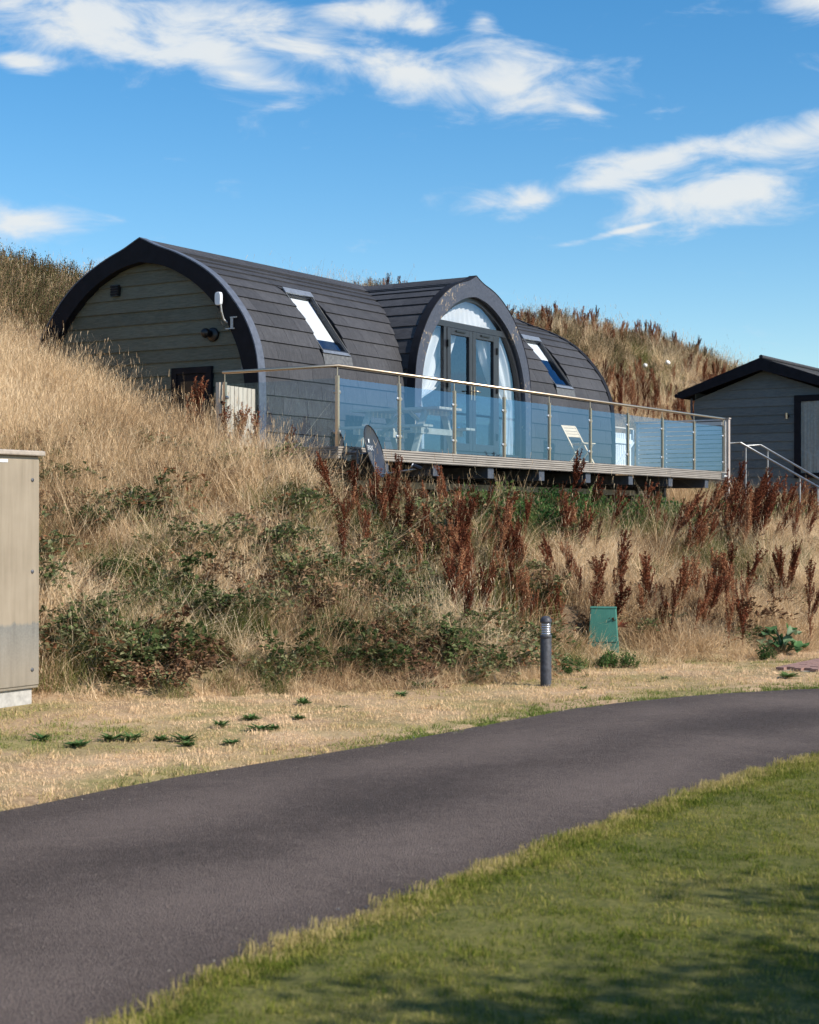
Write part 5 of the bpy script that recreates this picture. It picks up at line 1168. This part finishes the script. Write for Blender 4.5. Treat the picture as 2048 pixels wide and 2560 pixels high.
    edge = 1 - ss(near_y(x) - y, .0, .30); tn = .40 + (vnoise(x, y, 1.6, 4, 90) - .5) * 1.2 + (vnoise(x, y, 7, 2, 91) - .5) * .7 + edge * .5
    scatter('lawn_grass', lg, np.c_[x, y, np.full(len(x), .035)], rots(len(x), .12), RNG.uniform(.7, 1.2, len(x)), np.clip(tn, 0, 1), 'short mown lawn grass in front of the road', 'grass')
    gv = [(-1, -1, 0), (1, -1, 0), (0.8, 1, 0), (-1, .7, 0), (-.5, -.6, .9), (.6, -.4, .8), (.4, .6, 1.0), (-.6, .4, .7)]; gf = [(4, 5, 6, 7), (0, 1, 5, 4), (1, 2, 6, 5), (2, 3, 7, 6), (3, 0, 4, 7)]
    gp = [proto('p', [([(a * .5 * (1 + .3 * i), b * .5, c * .5) for a, b, c in gv], gf, M['darkgalv' if i else 'concrete'])]) for i in range(2)]
    x, y = sample(26000, -5, 7, 4, 18, .5); d1 = far_y(x) - y; d2 = y - near_y(x); dd = np.minimum(d1, d2); k = (dd > .02) & (RNG.random(len(x)) < np.where(dd < .35, .30, .035)); x, y = x[k], y[k]
    scatter('road_grit', gp, np.c_[x, y, np.full(len(x), .022)], rots(len(x), .2), RNG.uniform(.003, .009, len(x)), RNG.random(len(x)), 'loose grit lying on the asphalt', 'grit')
    # --- rosettes of weeds on the verge
    wm_ = []
    for i in range(5):
        r = np.random.default_rng(300 + i); V = []; F = []
        for _ in range(int(r.integers(22, 70))):
            a = r.uniform(0, 6.283); e = r.uniform(.1, 1.0); leaf(V, F, np.array([r.normal(0, .012), r.normal(0, .012), .005 + .02 * r.random()]), np.array([math.cos(a), math.sin(a), e]), np.array([0, 0, 1.]), r.uniform(.06, .14), r.uniform(.022, .044))
        wm_.append(proto('verge_weed', [(V, F, M['weed'])]).data)
    for i, (a, b, s_) in enumerate([(-2.83, 12.78, .9), (-2.49, 12.51, 1.1), (-2.31, 12.83, 1.15), (-2.15, 12.86, .9), (-1.92, 12.86, .9), (-1.73, 12.8, 1.0), (-1.68, 12.6, .8), (-1.55, 13.6, 1.1), (-1.36, 12.69, .8), (-1.35, 14.15, .8), (-1.2, 13.44, 1.1), (-1.1, 13.5, .7), (.11, 16.75, 1.3), (-.08, 16.1, .9), (-.98, 15.35, 1.0), (-.6, 15.2, .6), (4.11, 18.0, 1.5), (1.75, 16.75, .7), (2.75, 17.9, .6), (-.95, 14.2, .6)]):
        o = place('verge_weed', wm_[(i * 3) % 5], None, (a, b, Hs(a, b)), (0, 0, i * 1.3), (s_ * RNG.uniform(.7, 1.25), s_ * RNG.uniform(.7, 1.25), s_ * RNG.uniform(.5, .9))); tag(o, 'low green weed rosette on the parched verge', 'weed', 'weeds on the verge')
    # --- broad-leaved plant by the paved pad
    r = np.random.default_rng(5); gx, gy, gz = ground_px(1650, 1378); p = empty('broad_leaved_plant', (gx, gy, gz)); tag(p, 'clump of big broad green leaves beside the paved pad', 'plant')
    for i in range(22):
        a = r.uniform(0, 6.283); h = r.uniform(.08, .36); rr = r.uniform(.06, .27); c = np.array([math.cos(a) * rr, math.sin(a) * rr, h]); d = np.array([math.cos(a), math.sin(a), -.35]); d /= np.linalg.norm(d); s_ = np.cross(d, [0, 0, 1.]); s_ /= np.linalg.norm(s_); nrm = np.cross(s_, d); l = r.uniform(.11, .21)
        out = [c]; nn = 10
        for k in range(nn):
            th = 2 * math.pi * k / nn; rad = l * .5 * (1 + .15 * math.sin(5 * th)); out.append(c + d * (math.cos(th) * rad + l * .2) + s_ * math.sin(th) * rad * .9 + nrm * (.03 * math.cos(2 * th) + .02 * r.normal()))
        MB().add([tuple(q_) for q_ in out], [(0, 1 + k, 1 + (k + 1) % nn) for k in range(nn)], True).build('leaf', M['rhubarb'], p, fix=False)
        MB().tube([(0, 0, 0), tuple(c * np.array([.5, .5, .7])), tuple(c)], .008, 5).build('leaf_stalk', M['rhubarb'], p, fix=False)
    # --- two white stones on the hill
    for i, (xd, yd, lab) in enumerate(((1359, 800, 'white stone lying lower in the dry hillside grass'), (1406, 792, 'oblong white stone lying higher in the hillside grass'))):
        gx, gy, gz = ground_px(xd, yd, 35, 75); me = MB().lathe([(.001, .11), (.06, .10), (.11, .05), (.12, 0), (.09, -.06), (.001, -.08)], 9).mesh('white_stone', M['stone'])
        for v in me.vertices: v.co *= 1 + .25 * math.sin(v.co.x * 37 + v.co.y * 51 + i)
        o = place('white_stone', me, None, (gx, gy, gz + .42), (.3, .2, i), (.75 + .35 * i, .65, .7)); tag(o, lab, 'stone')
plants()

def shade_tree():
    """unseen tree added outside the picture to shade the near lawn"""
    s = 5.6; bx, by = 2.2 + sdir.x / math.cos(SUN_EL) * s, 5.0 + sdir.y / math.cos(SUN_EL) * s; h = s * math.tan(SUN_EL)
    t = empty('added_shade_tree', (bx, by, .04)); tag(t, 'small unseen leafy tree added to shade the lawn corner', 'tree')  # added out of view so its crown darkens the lawn corner
    tr = MB(); tr.tube([(0, 0, -.1), (.03, .02, h * .35), (.0, .05, h * .8)], [.09, .075, .04], 10); r = np.random.default_rng(3)
    for i in range(9): a = i * .7; tr.tube([(0, .03, h * (.35 + .04 * i)), (math.cos(a) * .6, math.sin(a) * .6, h * (.55 + .05 * i)), (math.cos(a) * 1.2, math.sin(a) * 1.2, h * (.65 + .055 * i))], [.035, .022, .008], 6)
    tr.build('trunk', M['bark'], t); V = []; F = []
    cl = [r.normal(0, 1, 3) * np.array([.72, .72, .42]) + np.array([0, 0, h]) for _ in range(64)]
    for c in cl:
        for _ in range(150): leaf(V, F, c + r.normal(0, .2, 3), r.normal(0, 1, 3), r.normal(0, 1, 3) + np.array([0, 0, 1]), r.uniform(.08, .14), .065)
    o = place('crown', proto('crown', [(V, F, M['treeleaf'])]).data, t)
shade_tree()
